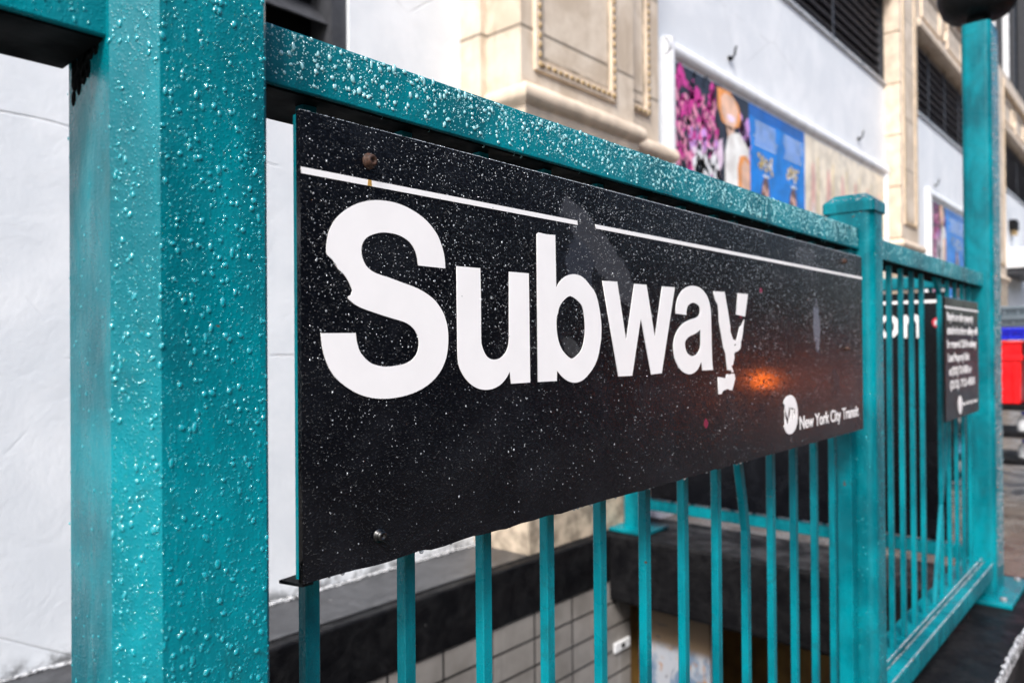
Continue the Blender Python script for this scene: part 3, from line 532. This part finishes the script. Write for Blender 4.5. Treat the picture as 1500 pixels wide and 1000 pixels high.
while t<T2[0]-.05:                                        # drops hanging from the lower edge
    r_=rg.uniform(.0008,.002); r2.mb.ell(tuple(G(t,RW0+.012,RH0+.003)-Vector((0,0,r_*.4))),(r_,r_,r_*1.25)); t+=rg.expovariate(1)*.10+.01
rn.mb.add(r2.mb.v,r2.mb.f,True); rn.build(tr[1],m='water_on_rail')
rn=surf_rain(tr[0],pf,((.2,T1[0]-.01),(RH0+.01,RH1)),NB(120),.0005,.0018,34); rn.build(tr[0])
rn=surf_rain(tr[2],lambda a,b:(G(a,RW0,b-.012),F),((T2[1],T3[0]),hh),NB(900),.0005,.002,35,2,dn); rn.build(tr[2],m='water_on_rail')
f,L1,L2,L3=per(T2[0],T2[1],.988,1.195,.04)
rn=surf_rain(p2,f,((0,L1+L2*2+L3),(-1.5,.6)),NB(1100),.0005,.002,36,2.4); rn.build(p2)
def inside(a,b):
    n=0
    for ch in 'Subway':
        for lp in LET[ch]:
            j=len(lp)-1
            for i in range(len(lp)):
                (x0,y0),(x1,y1)=lp[i],lp[j]
                if (y0>b)!=(y1>b) and a<(x1-x0)*(b-y0)/(y1-y0)+x0: n+=1
                j=i
    return n%2
rg=random.Random(39); rn=Rain(); cap=[o for o in p2.children if o.name.startswith('post_cap')][0]
for i in range(150):
    a=rg.random(); e_=rg.random()
    if i%3==0: P_=G(T2[1]+.004,PW0+a*.2,.613+e_*.008); n_=Vector((.4,0,.9)).normalized()
    elif i%3==1: P_=G(T2[0]+a*.17,.984,.622); n_=Vector((0,-.5,.86))
    else: P_=G(T2[0]-.004+e_*.03,1.0+a*.18,.624+e_*.03); n_=Vector((-.83,0,.55))
    rn.drop(P_,n_,rg.uniform(.0008,.0022),rg,.5,1)
rn.build(cap,m='water_on_enamel')
f,L1,L2,L3=per(T3[0],T3[1],.985,1.17,.04)
rn=surf_rain(p3,f,((L1+L2,L1+L2*2+L3),(-1.6,2.2)),2600,.0016,.0036,37,1.3); rn.build(p3,m='water_on_enamel')
bars=[o for o in rail.children if o.name.startswith('bottom_rail')]
rg=random.Random(38); rn=Rain(); t=T2[1]
while t<T3[0]-.01:
    for w_,h_ in ((1.004,-1.549),(1.062,-1.548),(1.076,-1.531)):
        if rg.random()<.75: r_=rg.uniform(.0018,.0042); rn.drop(G(t+rg.uniform(0,.02),w_,h_),Vector((0,-.4,.9)).normalized(),r_,rg,.6,rg.uniform(.6,1))
    t+=.010
rn.build(bars[1],m='water_on_enamel')  # rows of pale beads stand in for the bar's wet highlight
def sd(a,b):
    if abs(b)<.26 and R.random()<.94 and inside(a,b): return 0
    u_=(a-SL)/(SR-SL); v=(b-SB)/(ST-SB)
    d=.10+.9*max(0,v)**.9
    if v<.45: d*=.45+.35*u_
    return d*(.8+.4*math.sin(a*9+b*14)*math.sin(a*5.3-b*8))
pfs=lambda a,b:(G(a,.9999,b),F)
rn=surf_rain(sg,pfs,((SL+.01,SR-.01),(SB+.01,ST-.004)),NB(3400),.0005,.0012,41,2.4,sd,hs=.62)
r2=surf_rain(sg,pfs,((SL+.01,SR-.01),(SB+.01,ST-.004)),NB(13000),.00025,.0006,42,1.1,sd,hs=.62); rn.mb.add(r2.mb.v,r2.mb.f,True)
rg=random.Random(43); t=SL; r2=Rain()
while t<SR-.005:
    r_=rg.uniform(.0006,.0013); r2.drop(G(t,1.003,ST-.001*(t-SL)/2.7),Vector((0,0,1)),r_,rg,.7); t+=r_/U*rg.uniform(.9,1.9)
t=SL+.05
while t<SR:
    r_=rg.uniform(.0009,.0021); r2.mb.ell(tuple(G(t,1.004,SB)-Vector((0,0,r_*.3))),(r_*1.2,r_,r_*1.2)); t+=rg.expovariate(1)*(.07 if t<2 else .15)+.01
rn.mb.add(r2.mb.v,r2.mb.f,True); rn.build(sg,m='water_on_enamel')
rn=surf_rain(sg,pfs,((1.95,2.62),(-.28,.02)),NB(1500),.0006,.0015,44,1.2,lambda a,b: math.exp(-((a-2.3)/.22)**2-((b+.13)/.09)**2),hs=.5); rn.build(sg,m='water')
# ================================================================= globe lamp on the tall post
gl=thing('globe_lamp','black bowl shaped lamp base sitting on the tall teal post','lamp',G(6.37,1.08,2.25))
c=G(6.37,1.08,2.35)
MB().lathe(G(6.37,1.08,2.275),[(.0,0),(.04,0),(.04,.05),(0,.05)],16).build('neck','dark_iron',gl)
MB().lathe(c,[(0,.0),(.085,.001),(.105,.008),(.128,.03),(.142,.075),(.146,.10),(.12,.11),(.0,.11)],32).build('bowl','dark_iron',gl)
simple('lamp_globe_glass',(.75,.77,.75),.2,0,.02,10,0)
MB().ell(tuple(c+Vector((0,0,.27))),(.17,.17,.17),24,14).build('globe','lamp_globe_glass',gl)
# ================================================================= the building
bl=thing('building','white plastered building with tan stone pilasters and dark louvres beside the stairwell','building',G(14,5.2,-2.15))
def bp(name,m,*boxes,bev=0,seg=1,parent=None):
    g=MB()
    for b in boxes: g.box(*b)
    return g.build(name,m,parent or bl,bev,seg)
WP=4.85
bp('wall','white_plaster',(-12,0.0,WP,6,-2.15,9.2),(0.0,3.6,WP,6,-2.15,1.9),(0,3.6,WP,6,6,9.2),(3.6,8.4,WP,6,-2.15,9.2),(8.4,18.1,WP,6,-2.15,5.72),(18.1,20.2,WP,6,-2.15,9.2),(20.2,29.3,WP,6,-2.15,5.72),(29.3,31.5,WP,6,-2.15,9.2),(31.5,40.5,WP,6,-2.15,5.72),(40.5,70,WP,6,-2.15,9.2))
bp('upper_wall','black_louvre',(-12,70,5.3,6.2,5.7,22))
# louvres
def louvre(t0,t1,h0,h1,step,mull,ang=.10):
    lv=bp('louvre','black_louvre',(t0,t1,5.16,5.22,h0,h1))
    g=MB(); h=h0+step*.5
    while h<h1:
        g.profile_t([(4.93,h-.03),(4.95,h-.035),(5.14,h+ang),(5.12,h+ang+.01)],t0,t1); h+=step
    g.build('slats','pale_slat' if t0>5 else 'grey_mullion',lv)
    fr=[(t0,t0+.14,4.88,5.2,h0,h1),(t1-.14,t1,4.88,5.2,h0,h1),(t0+.14,t1-.14,4.88,5.2,h0,h0+.09)]
    for m_ in mull: fr.append((m_-.03,m_+.03,4.912,4.926,h0+.09,h1))
    bp('frame','grey_mullion',*fr,parent=lv)
louvre(-.2,3.6,1.9,6.0,.42,[],.16)
louvre(8.4,18.1,5.74,7.7,.20,[11.6,14.9])
louvre(20.2,29.3,5.74,7.62,.21,[22.2,24.0,25.8,27.6])
louvre(31.5,40.5,5.74,7.62,.21,[34,36.5])
for a,b in ((8.3,18.1),(20.1,29.3),(31.4,40.5)): bp('sill','worn_and_glint_edge',(a,b,4.81,4.85,5.66,5.735))
# frieze above the louvres
for a,b in ((8.4,18.1),(20.2,29.3),(31.5,40.5)):
    fz=bp('frieze','tan_stone',(a,b,4.72,5.3,7.72,9.15)); bp('frieze_moulding','stone_trim',(a,b,4.62,4.72,7.64,7.82),(a,b,4.55,4.72,9.0,9.25),parent=fz,bev=.01,seg=2)
    t=a+.4
    while t+2.2<b:
        bp('panel_moulding','stone_trim',(t,t+1.9,4.675,4.722,8.0,8.07),(t,t+1.9,4.675,4.722,8.78,8.85),(t,t+.07,4.675,4.722,8.07,8.78),(t+1.83,t+1.9,4.675,4.722,8.07,8.78),parent=fz)
        bp('panel_shadow_line','stone_base',(t+.07,t+1.83,4.69,4.722,8.70,8.78),parent=fz)
        n=20; c=G(t+2.3,4.70,8.42); g=MB(); g.tube([c+Vector((math.cos(6.2832*i/n)*.16,0,math.sin(6.2832*i/n)*.19)) for i in range(n+1)],.018,6); g.build('roundel','stone_trim',fz); t+=2.75
# upper dark windows with pale mullions
bp('upper_window_frames','grey_mullion',*[(t,t+.16,5.0,5.3,9.25,22) for t in (9,12,15,18,21.5,24.5,27.5,31,34,37,40)])
bp('upper_window_reveal','white_frame',*[(t,t+.10,5.1,5.3,9.25,22) for t in (33.2,36.2)])
def beads(t0,t1,h0,h1,w,parent,st=.085,r=.026):
    g=MB(); rb=random.Random(int(t0*10))
    def bd(t,h,v):
        c=G(t,w,h); g.ell(tuple(c),(r*U*(.8 if v else 1.35),.012,r*U*(1.35 if v else .8)),6,4)
    h=h0
    while h<h1: bd(t0,h,True); bd(t1,h,True); h+=st
    t=t0+.04
    while t<t1: bd(t,h0-.0,False); t+=st
    g.build('bead_moulding','bead_gold',parent)
def panel(t0,t1,h0,h1,w,parent,m=.10):
    q=bp('panel_frame','stone_trim',(t0-m,t0,w-.028,w+.01,h0-m,h1),(t1,t1+m,w-.028,w+.01,h0-m,h1),(t0,t1,w-.028,w+.01,h0-m,h0),parent=parent,bev=.004,seg=2)
    bp('panel_groove','stone_base',(t0+.03,t1-.03,w-.006,w+.01,h0+.02,h0+.05),(t0+.01,t0+.035,w-.006,w+.01,h0+.05,h1),(t1-.035,t1-.01,w-.006,w+.01,h0+.05,h1),parent=parent)
    beads(t0-.045,t1+.045,h0-.045,h1,w-.030,parent)
# first pilaster: back slab, main face, narrower wing, projecting lower mouldings
pl=bp('pilaster','tan_stone',(4.82,4.9,4.60,4.86,2.1,9.2),(4.9,6.68,4.20,4.86,2.22,9.2))
bp('pilaster_wing','tan_stone',(6.68,7.52,4.40,4.86,2.24,9.2),parent=pl)
panel(5.17,6.24,2.50,9.2,4.20,pl); panel(6.93,7.22,2.60,9.2,4.40,pl,.07)
def ledge(t0,t1,wf,h,parent,tl=0,tr=0):
    # rounded torus with a cove beneath, mitred return at both ends
    prof=[(0,.16),(-.035,.155),(-.075,.12),(-.09,.07),(-.078,.02),(-.04,-.01),(-.015,-.03),(-.02,-.09),(0,-.13)]
    g=MB(); n=len(prof); P=[]
    for dw,dh in prof: P.append(G(t0+dw,WP,h+dh))
    for dw,dh in prof: P.append(G(t0+dw,wf+dw,h+dh))
    for dw,dh in prof: P.append(G(t1-dw,wf+dw,h+dh))
    for dw,dh in prof: P.append(G(t1-dw,WP,h+dh))
    g.add(P,[(j*n+i,j*n+i+1,(j+1)*n+i+1,(j+1)*n+i) for j in range(3) for i in range(n-1)],True)
    o=g.build('ledge','stone_trim',parent); o.modifiers.new('s','EDGE_SPLIT').split_angle=math.radians(40)
ledge(4.95,6.72,4.20,2.10,pl); ledge(6.80,7.75,4.40,2.10,pl)
bp('plinth','stone_base',(4.95,6.68,4.20,4.86,-1.81,2.02),(6.68,7.52,4.40,4.86,-1.81,2.02),parent=pl,bev=.01,seg=2)
for (a,b,w) in ((18.0,19.5,4.55),(29.3,31.3,4.55)):
    q=bp('pilaster','tan_stone',(a,b,w,4.86,2.22,9.2)); panel(a+.3,b-.32,2.7,9.2,w,q,.09)
    bp('quoin','stone_trim',*[(a-.03,a+.16,w-.012,4.86,2.3+i*1.13,2.3+i*1.13+1.10) for i in range(6)],parent=q,bev=.006,seg=2)
    ledge(a-.02,b+.25,w,2.10,q); bp('plinth','stone_base',(a,b+.2,w,4.86,-2.15,1.98),parent=q)
bp('cornice','tan_stone',(-12,70,4.6,5.3,9.25,9.55))
# wall fittings above the poster frames
def hook(t,h,label):
    th=thing('wall_fitting',label,'fitting',G(t,WP,h),group='wall fittings above the billboards')
    MB().box(t-.05,t+.05,4.81,4.848,h-.10,h-.06).build('base','black_louvre',th)
    c=G(t,4.80,h-.08); MB().tube([c,c+Vector((0,-.02,.02)),c+Vector((0,-.025,.06)),c+Vector((.01,-.03,.085))],.008,6).build('arm','black_louvre',th)
hook(10.28,4.20,'small black wall fitting above the pink dress poster')
hook(16.1,4.20,'small black wall fitting above the cream poster')
hook(22.45,4.24,'small black wall fitting above the farther poster frame')
th=thing('wall_box','small black box on the grey wall beyond the tall teal post','box',G(34.2,4.8,4.4))
MB().box(33.9,34.6,4.6,4.848,4.25,4.62).build('housing','black_louvre',th,.01,2); MB().box(34.1,34.4,4.62,4.8,4.05,4.24).build('bracket','bead_gold',th)
th=thing('canopy','pale box canopy low on the wall beyond the tall post','canopy',G(34,4.5,2.6))
MB().box(32.2,37,4.0,4.84,2.65,3.35).build('fascia','white_frame',th,.02,2); MB().box(32.3,36.9,4.1,4.84,2.45,2.645).build('soffit','grey_mullion',th)
# ================================================================= billboards
for nm,c in (('ink_black',(.015,.012,.018)),('magenta',(.62,.03,.28)),('pink',(.85,.30,.45)),('lilac',(.62,.30,.70)),('pale_pink',(.88,.66,.80)),('skin',(.80,.50,.34)),('orange_hair',(.80,.30,.05)),('dress_white',(.88,.84,.78)),('poster_blue',(.0,.19,.64)),('deep_blue',(.0,.10,.42)),('gold_script',(.70,.52,.16)),('bottle_brown',(.12,.05,.035)),('cream',(.78,.68,.52)),('blush',(.72,.42,.34)),('print_white',(.85,.87,.9))):
    simple(nm,c,.35,0,.22,7,0)
def billboard(t0,t1,h0,h1,label,label2=None):
    fr=thing('billboard',label,'billboard',G((t0+t1)/2,4.8,h0))
    g=MB(); w=4.70
    def bar(P,Q,up,wd):     # half-round frame member
        n=9; vs=[]
        for e in (P,Q):
            for i in range(n):
                a=math.pi*i/(n-1); vs.append(e+up*(math.cos(a)*wd/2*U)+Vector((0,-math.sin(a)*.06-.0,0)))
        g.add(vs,[(i,i+1,n+i+1,n+i) for i in range(n-1)],True)
    bar(G(t0,4.84,h1-.12),G(t1,4.84,h1-.12),Vector((0,0,1)),.24); bar(G(t0,4.84,h0+.12),G(t1,4.84,h0+.12),Vector((0,0,1)),.24)
    bar(G(t0+.11,4.84,h0),G(t0+.11,4.84,h1),Vector((1,0,0)),.22); bar(G(t1-.11,4.84,h0),G(t1-.11,4.84,h1),Vector((1,0,0)),.22)
    g.box(t0,t1,4.80,4.849,h0,h1); g.build('frame','white_frame',fr,normals=True)
    return fr
def sheet(fr,name,m,loop,k=0):
    return flat(name,[loop],4.792-.004*k,m,fr,.0005)
def rectl(a,b,c,d): return [(a,c),(b,c),(b,d),(a,d)]
def blob(cx,cy,rx,ry,rg,n=12,j=.3): return [(cx+rx*(1+rg.uniform(-j,j))*math.cos(6.2832*i/n),cy+ry*(1+rg.uniform(-j,j))*math.sin(6.2832*i/n)) for i in range(n)]
def multi(fr,name,m,loops,k): 
    cu=bpy.data.curves.new('o','CURVE'); b=MB()
    for lp in loops:
        n=len(lp); b.add([G(x,4.792-.004*k,y) for x,y in lp],[tuple(range(n))])
    return b.build(name,m,fr)
def posters(fr,x0,xa,xb,x1,h0,h1,seed,dense=1):
    rg=random.Random(seed)
    p=sheet(fr,'pink_poster','ink_black',rectl(x0,xa,h0,h1)); p['label']='poster of a person in a white top before pink blossom'
    s=(xa-x0)/2.14
    X=lambda x:x0+x*s
    for k,(m,n,rr,xr,yr) in enumerate((('magenta',150,.065,(0,1.2),(h0,h1-.1)),('pink',110,.055,(0,1.1),(h0,h1-.3)),('lilac',90,.06,(.3,1.35),(h0,h1-.7)),('pale_pink',90,.085,(.45,1.25),(h0,h1-.95)),('magenta',30,.05,(0,.9),(h0,h1-.1)),('print_white',60,.08,(.5,1.1),(h0,h1-1.0)),('ink_black',60,.035,(0,1.2),(h0,h1)))):
        multi(p,'blossom',m,[blob(X(rg.uniform(*xr)),rg.uniform(*yr),rg.uniform(.4,1.2)*rr*s,rg.uniform(.6,1.7)*rr,rg,9,.4) for _ in range(n)],1+k*.25)
    multi(p,'blossom','lilac',[blob(X(rg.uniform(1.8,2.1)),rg.uniform(h1-.9,h1-.35),.08*s,.12,rg,9) for _ in range(14)],2.6)
    sp=lambda name,m,pts,k: multi(p,name,m,[[(X(a),h1-(h1-b)*.60 if b>1.01 else b) for a,b in pts]],k)
    sp('dark_hair','ink_black',[(1.05,h1),(1.25,h1),(1.35,2.5),(1.5,2.2),(1.45,1.0),(1.15,1.0),(1.22,2.0),(1.12,2.7)],2.8)
    sp('hair','orange_hair',[(1.12,h1-.05),(1.5,h1-.02),(1.75,h1-.22),(1.85,h1-.5),(1.8,h1-.75),(1.5,h1-.9),(1.25,h1-.8),(1.13,h1-.5)],3)
    sp('face','skin',[(1.22,h1-.25),(1.35,h1-.10),(1.62,h1-.12),(1.76,h1-.38),(1.70,h1-.72),(1.55,h1-.92),(1.38,h1-.88),(1.25,h1-.60)],3.2)
    sp('smile','pale_pink',[(1.40,h1-.58),(1.55,h1-.55),(1.66,h1-.60),(1.62,h1-.70),(1.50,h1-.74),(1.42,h1-.68)],3.4)
    sp('neck','skin',[(1.38,h1-.85),(1.62,h1-.85),(1.66,h1-1.2),(1.45,h1-1.25)],3.2)
    sp('top','dress_white',[(1.30,1.0),(1.33,h1-1.5),(1.42,h1-1.12),(1.55,h1-.98),(1.80,h1-.90),(2.10,h1-1.2),(2.12,1.0)],3.6)
    sp('arm','orange_hair',[(1.80,1.0),(1.72,h1-1.75),(1.80,h1-1.45),(2.0,h1-1.38),(2.13,h1-1.5),(2.13,1.0)],3.8)
    sp('sleeve','pale_pink',[(1.14,h1-1.3),(1.25,h1-1.2),(1.28,h1-1.7),(1.18,h1-2.0),(1.10,h1-1.7)],3.8)
    sp('arm','skin',[(1.86,1.0),(1.84,h1-1.7),(1.95,h1-1.48),(2.10,h1-1.6),(2.13,1.0)],4.0)
    q=sheet(fr,'blue_poster','poster_blue',rectl(xa,xb,h0,h1)); q['label']='blue poster with two columns of small white print and dark figures'
    multi(q,'shade','deep_blue',[rectl(xa,xb,h1-.18,h1)],.5)
    w=(xb-xa)
    for j in range(2):
        cx=xa+w*(.27+.5*j)
        L=[]
        for i in range(7):
            ww=w*(.17 if i in (0,) else rg.uniform(.15,.21)); y=h1-.24-.058*i
            x=cx-ww
            while x<cx+ww: l=rg.uniform(.03,.09); L.append(rectl(x,min(x+l,cx+ww),y,y+.019)); x+=l+.022
        multi(q,'small_print','print_white',L,1)
        L=[]
        for i in range(16):
            L.append(blob(cx+rg.uniform(-.20,.20)*w*.6,h1-.83+rg.uniform(-.13,.12),.045,.04,rg,7,.5))
        multi(q,'script_mark','gold_script',L,1)
        multi(q,'script_shine','print_white',[blob(cx+rg.uniform(-.20,.20)*w*.5,h1-.83+rg.uniform(-.13,.12),.03,.025,rg,6,.5) for _ in range(8)]+[rectl(cx-.12,cx+.12,h1-1.03,h1-1.0)],1.5)
        y=h1-1.0
        multi(q,'bottle','bottle_brown',[[(cx-.2,h0+.02),(cx-.22,y-.35),(cx-.12,y-.1),(cx,y),(cx+.1,y-.12),(cx+.14,y-.4),(cx+.22,y-.6),(cx+.25,h0+.02)]],1.2)
        multi(q,'highlight','blush',[blob(cx-.08,y-.22,.05,.07,rg),blob(cx+.03,y-.3,.05,.12,rg),blob(cx-.13,y-.4,.03,.06,rg),blob(cx+.14,y-.6,.03,.13,rg)],1.6)
        multi(q,'highlight','print_white',[blob(cx-.28,y-.72,.10,.10,rg)],1.8)
    q=sheet(fr,'cream_poster','cream',rectl(xb,x1,h0,h1)); q['label']='cream poster with pale pink figures'
    n=max(3,int((x1-xb)/.75)); L=[];L2=[];L3=[]
    for i in range(n):
        cx=xb+(i+.5)*(x1-xb)/n
        L.append([(cx-.16,h0+.1),(cx-.20,1.9),(cx-.12,2.5),(cx-.06,3.1),(cx+.03,3.2),(cx+.12,2.9),(cx+.10,2.2),(cx+.2,1.7),(cx+.16,h0+.1)])
        L2.append(blob(cx+.02,2.0,.08,.5,rg)); L3.append([(cx+.22,h0+.1),(cx+.23,3.3),(cx+.26,3.3),(cx+.27,h0+.1)])
    multi(q,'figure','blush',L,1); multi(q,'figure_light','dress_white',L2,1.3); multi(q,'stem','gold_script',L3,1.2)
fr=billboard(8.36,17.88,1.02,3.86,'long white framed billboard with pink, blue and cream posters above the subway sign')
posters(fr,8.60,10.80,13.02,17.64,1.26,3.60,1)
fr=billboard(21.45,28.95,1.02,3.95,'second white framed billboard glimpsed left of the tall teal post')
posters(fr,21.95,23.3,28.7,28.72,1.26,3.68,2)
# ================================================================= goods rack beyond the tall post
for nm,c,ro in (('red_plastic',(.80,.008,.012),.35),('blue_plastic',(.02,.03,.62),.35),('grey_plastic',(.16,.20,.23),.45),('bottle_glass',(.10,.22,.34),.1),('foil',(.65,.67,.68),.2),('rubber',(.01,.01,.01),.6)):
    simple(nm,c,ro,0,.10,30,.1)
rk=thing('shelf_rack','black shelf rack on castors with red and blue crates beyond the tall post','rack',G(12.7,1.6,-2.15))
for h in (-.93,-1.30,-1.67): MB().box(12.2,13.3,.2,2.7,h,h+.075).build('shelf','black_louvre',rk,.006,2)
for a,b in ((12.22,.25),(13.25,.25),(12.22,2.65),(13.25,2.65)):
    MB().box(a-.02,a+.02,b-.02,b+.02,-1.95,-.86).build('upright','black_louvre',rk)
    w_=MB(); c=G(a,b,-2.03); vs=[]; 
    w_.tube([c+Vector((-.018,0,0)),c+Vector((.018,0,0))],.058,14); w_.build('castor','rubber',rk)
def crate(t0,t1,w0,w1,h0,h1,m,label,lid=True,mark=None):
    th=thing('storage_crate',label,'crate',G((t0+t1)/2,(w0+w1)/2,h0),'crates stacked on the rack')
    H=h1-h0; e=.03; b=MB(); lv=[(0,e),(.72,.012),(.72,-.012),(.80,-.012),(.80,.01),(1,0)]
    P=[G(x,y,h0+H*f_) for f_,q in lv for x,y in ((t0+q,w0+q),(t1-q,w0+q),(t1-q,w1-q),(t0+q,w1-q))]
    b.add(P,[(j*4+i,j*4+(i+1)%4,(j+1)*4+(i+1)%4,(j+1)*4+i) for j in range(len(lv)-1) for i in range(4)]+[(0,1,2,3)])
    n=int((w1-w0)/.16)
    for i in range(n): y=w0+.08+i*(w1-w0-.1)/n; b.box(t0-.008,t0+.02,y,y+.02,h0+H*.08,h0+H*.70)
    b.build('body',m,th,.003,1)
    l=MB(); l.box(t0-.02,t1+.02,w0-.02,w1+.02,h1-.0+.001,h1+.035); l.box(t0-.028,t0-.01,(w0+w1)/2-.12,(w0+w1)/2+.12,h1-.05,h1+.02); l.build('lid',m,th,.004,2)
    if mark:
        g=MB(); yy=(w0+w1)/2
        for i in range(3): g.box(t0-.012,t0+.0,yy-mark+.04*i,yy+mark-.03*i,h0+H*.30+.055*i,h0+H*.30+.055*i+.03)
        g.build('print','white_frame',th)
    return th
crate(12.25,13.2,1.62,2.62,-.84,-.02,'red_plastic','tall red crate with white print on the top shelf, nearest the post',mark=.16)
crate(12.25,13.2,.45,1.56,-.62,-.02,'red_plastic','shorter red crate at the open end of the top shelf',mark=.14)
crate(12.20,13.2,1.5,2.66,.03,.16,'blue_plastic','flat blue crate stacked on the tall red crate')
crate(12.20,13.2,.4,1.45,.03,.17,'blue_plastic','flat blue crate stacked on the shorter red crate')
crate(12.15,13.2,1.45,2.66,.215,.31,'grey_plastic','lower grey tray on the blue crate beside the post')
crate(12.18,13.2,1.40,2.60,.355,.45,'grey_plastic','topmost grey tray on the stack beside the post')
crate(12.15,13.2,.4,1.38,.215,.32,'grey_plastic','lower grey tray at the open end of the stack')
crate(12.18,13.2,.42,1.35,.365,.46,'grey_plastic','topmost grey tray at the open end of the stack')
rg=random.Random(9)
def bottle(t,w,h,s,m,label):
    th=thing('bottle',label,'bottle',G(t,w,h),'bottles on the rack shelves'); c=G(t,w,h)
    MB().lathe(c,[(0,0),(.05*s,0),(.053*s,.01),(.053*s,.09*s),(.045*s,.115*s),(.02*s,.14*s),(.018*s,.16*s)],14).build('body',m,th)
    MB().lathe(c,[(.021*s,.155*s),(.021*s,.178*s),(0,.178*s)],10).build('cap','foil' if m!='foil' else 'blue_plastic',th)
i=0
for h,nm in ((-1.222,'middle'),(-1.592,'bottom')):
    for j in range(6):
        w=.5+j*.37+rg.uniform(-.05,.05); m=('foil','bottle_glass','bottle_glass')[(i)%3]; i+=1
        bottle(12.4+rg.uniform(0,.2),w,h,rg.uniform(.75,.95),m,'%s bottle on the %s rack shelf, %s from the open end'%('silver' if m=='foil' else 'blue glass',nm,('first','second','third','fourth','fifth','sixth')[j]))
# ================================================================= street side: added barricade whose amber lamp feeds the sign's orange reflection, facing buildings
simple('barricade_white',(.75,.75,.73),.5,0,.1,10,.1); simple('barricade_orange',(.85,.20,.02),.5,0,.1,10,.1)
br=thing('barricade','striped folding street barricade added unseen to carry the amber lamp mirrored in the sign','barricade',G(AMB[0],AMB[1],-2.15))
bt,bw=AMB[0],AMB[1]
for i in range(6): MB().box(bt-1+i/3,bt-1+(i+1)/3,bw-.03,bw+.03,-.98,-.76).build('stripe_board',('barricade_white','barricade_orange')[i%2],br)
for s_ in (-.9,.9):
    for q in (-.3,.3): MB().tube([G(bt+s_,bw+q,-2.14),G(bt+s_,bw+q*.1,-.80)],.016,6).build('leg','galvanised',br)
lm=MB().lathe(G(bt,bw,-.76),[(.0,0),(.07,0),(.07,.03),(.0,.03)],16).build('lamp_base','black_louvre',br)
m,nt,b=mat('amber_lamp'); b.inputs['Base Color'].default_value=(.9,.3,.02,1); b.inputs['Emission Color'].default_value=(1,.16,.005,1); b.inputs['Emission Strength'].default_value=AMB[2]; M['amber_lamp']=m
MB().ell(tuple(G(bt,bw,-.76)+Vector((0,0,.03+AMB[3]*2))),(AMB[3]*.8,AMB[3]*.8,AMB[3]*2),16,10).build('lamp','amber_lamp',br)
simple('brick_brown',(.10,.06,.045),.8,0,.4,2,.2); simple('grey_facade',(.11,.11,.11),.8,0,.3,1,.1)
def facing(t0,t1,h,m,label):
    th=thing('building',label,'building',G((t0+t1)/2,-50,-2.15))
    MB().box(t0,t1,-60,-46,-2.15,h).build('wall',m,th); MB().box(t0-.3,t1+.3,-46,-45.4,h-1.2,h+.6).build('cornice','stone_trim',th)
    g=None; n=int((t1-t0)/6)
    for i in range(n):
        for j in range(2 if t1>200 else int((h-4)/6)):
            a=t0+1.8+i*(t1-t0-1.5)/n; z=2+j*6
            if g is None: g=MB().box(a,a+2.6,-46,-45.95,z,z+3.6).build('window','dark_glass',th); o0=(a,z)
            else: copyobj(g,th,((a-o0[0])*U,0,(z-o0[1])*U))
facing(-40,2,FH[0],'brick_brown','brown brick building across the street, opposite the sign')
facing(3,45,FH[1],'grey_facade','grey building across the street, opposite the far railing')
facing(46,230,FH[2],'brick_brown','long brown building farther along the opposite pavement')
# ================================================================= camera and light
f=1110.;rho=.008;p=.006;al=math.atan((1730-750)/f); s_,c_=math.sin(al),math.cos(al)
right=Vector((s_,-c_,0)); fwd=Vector((c_,s_,0)); up=Vector((0,0,1))
fw=(fwd*math.cos(p)+up*math.sin(p)); u2=(up*math.cos(p)-fwd*math.sin(p))
cx=right*math.cos(rho)-u2*math.sin(rho); cy=right*math.sin(rho)+u2*math.cos(rho)
cam=bpy.data.cameras.new('camera'); co=bpy.data.objects.new('camera',cam); COL.objects.link(co); sc.camera=co
mm=Matrix((cx,cy,-fw)).transposed().to_4x4(); mm.translation=G(0,0,0); co.matrix_world=mm
cam.sensor_width=36; cam.lens=36*f/1500; cam.clip_start=.02; cam.clip_end=3000
cam.dof.use_dof=True; cam.dof.focus_distance=DOF[0]; cam.dof.aperture_fstop=DOF[1]
w=bpy.data.worlds.new('World'); sc.world=w; w.use_nodes=True; nt=w.node_tree; nt.nodes.clear()
o=nt.nodes.new('ShaderNodeOutputWorld'); bg=nt.nodes.new('ShaderNodeBackground'); sk=nt.nodes.new('ShaderNodeTexSky'); sk.sky_type='NISHITA'; sk.sun_disc=False
el,az=SUN; sk.sun_elevation=math.radians(el); sk.sun_rotation=math.radians(az); sk.air_density=1.0; sk.dust_density=3; sk.ozone_density=1
nt.links.new(sk.outputs[0],bg.inputs[0]); bg.inputs[1].default_value=SKY; nt.links.new(bg.outputs[0],o.inputs[0])
sn=bpy.data.lights.new('sun','SUN'); sn.energy=SUNE; sn.angle=math.radians(14); sn.color=(1,.98,.96); so=bpy.data.objects.new('sun',sn); COL.objects.link(so)
d=Vector((math.sin(math.radians(az))*math.cos(math.radians(el)),math.cos(math.radians(az))*math.cos(math.radians(el)),math.sin(math.radians(el)))); so.rotation_euler=d.to_track_quat('Z','Y').to_euler(); so.location=(0,0,20)
v=sc.view_settings; v.view_transform='Standard'; v.look='None'; v.gamma=1; v.exposure=EXPO; v.use_curve_mapping=False
sc.cycles.max_bounces=8; sc.cycles.transmission_bounces=6; sc.cycles.glossy_bounces=4; sc.cycles.diffuse_bounces=4; sc.cycles.caustics_refractive=True; sc.cycles.caustics_reflective=True
sc.cycles.use_denoising=True; sc.cycles.blur_glossy=.3
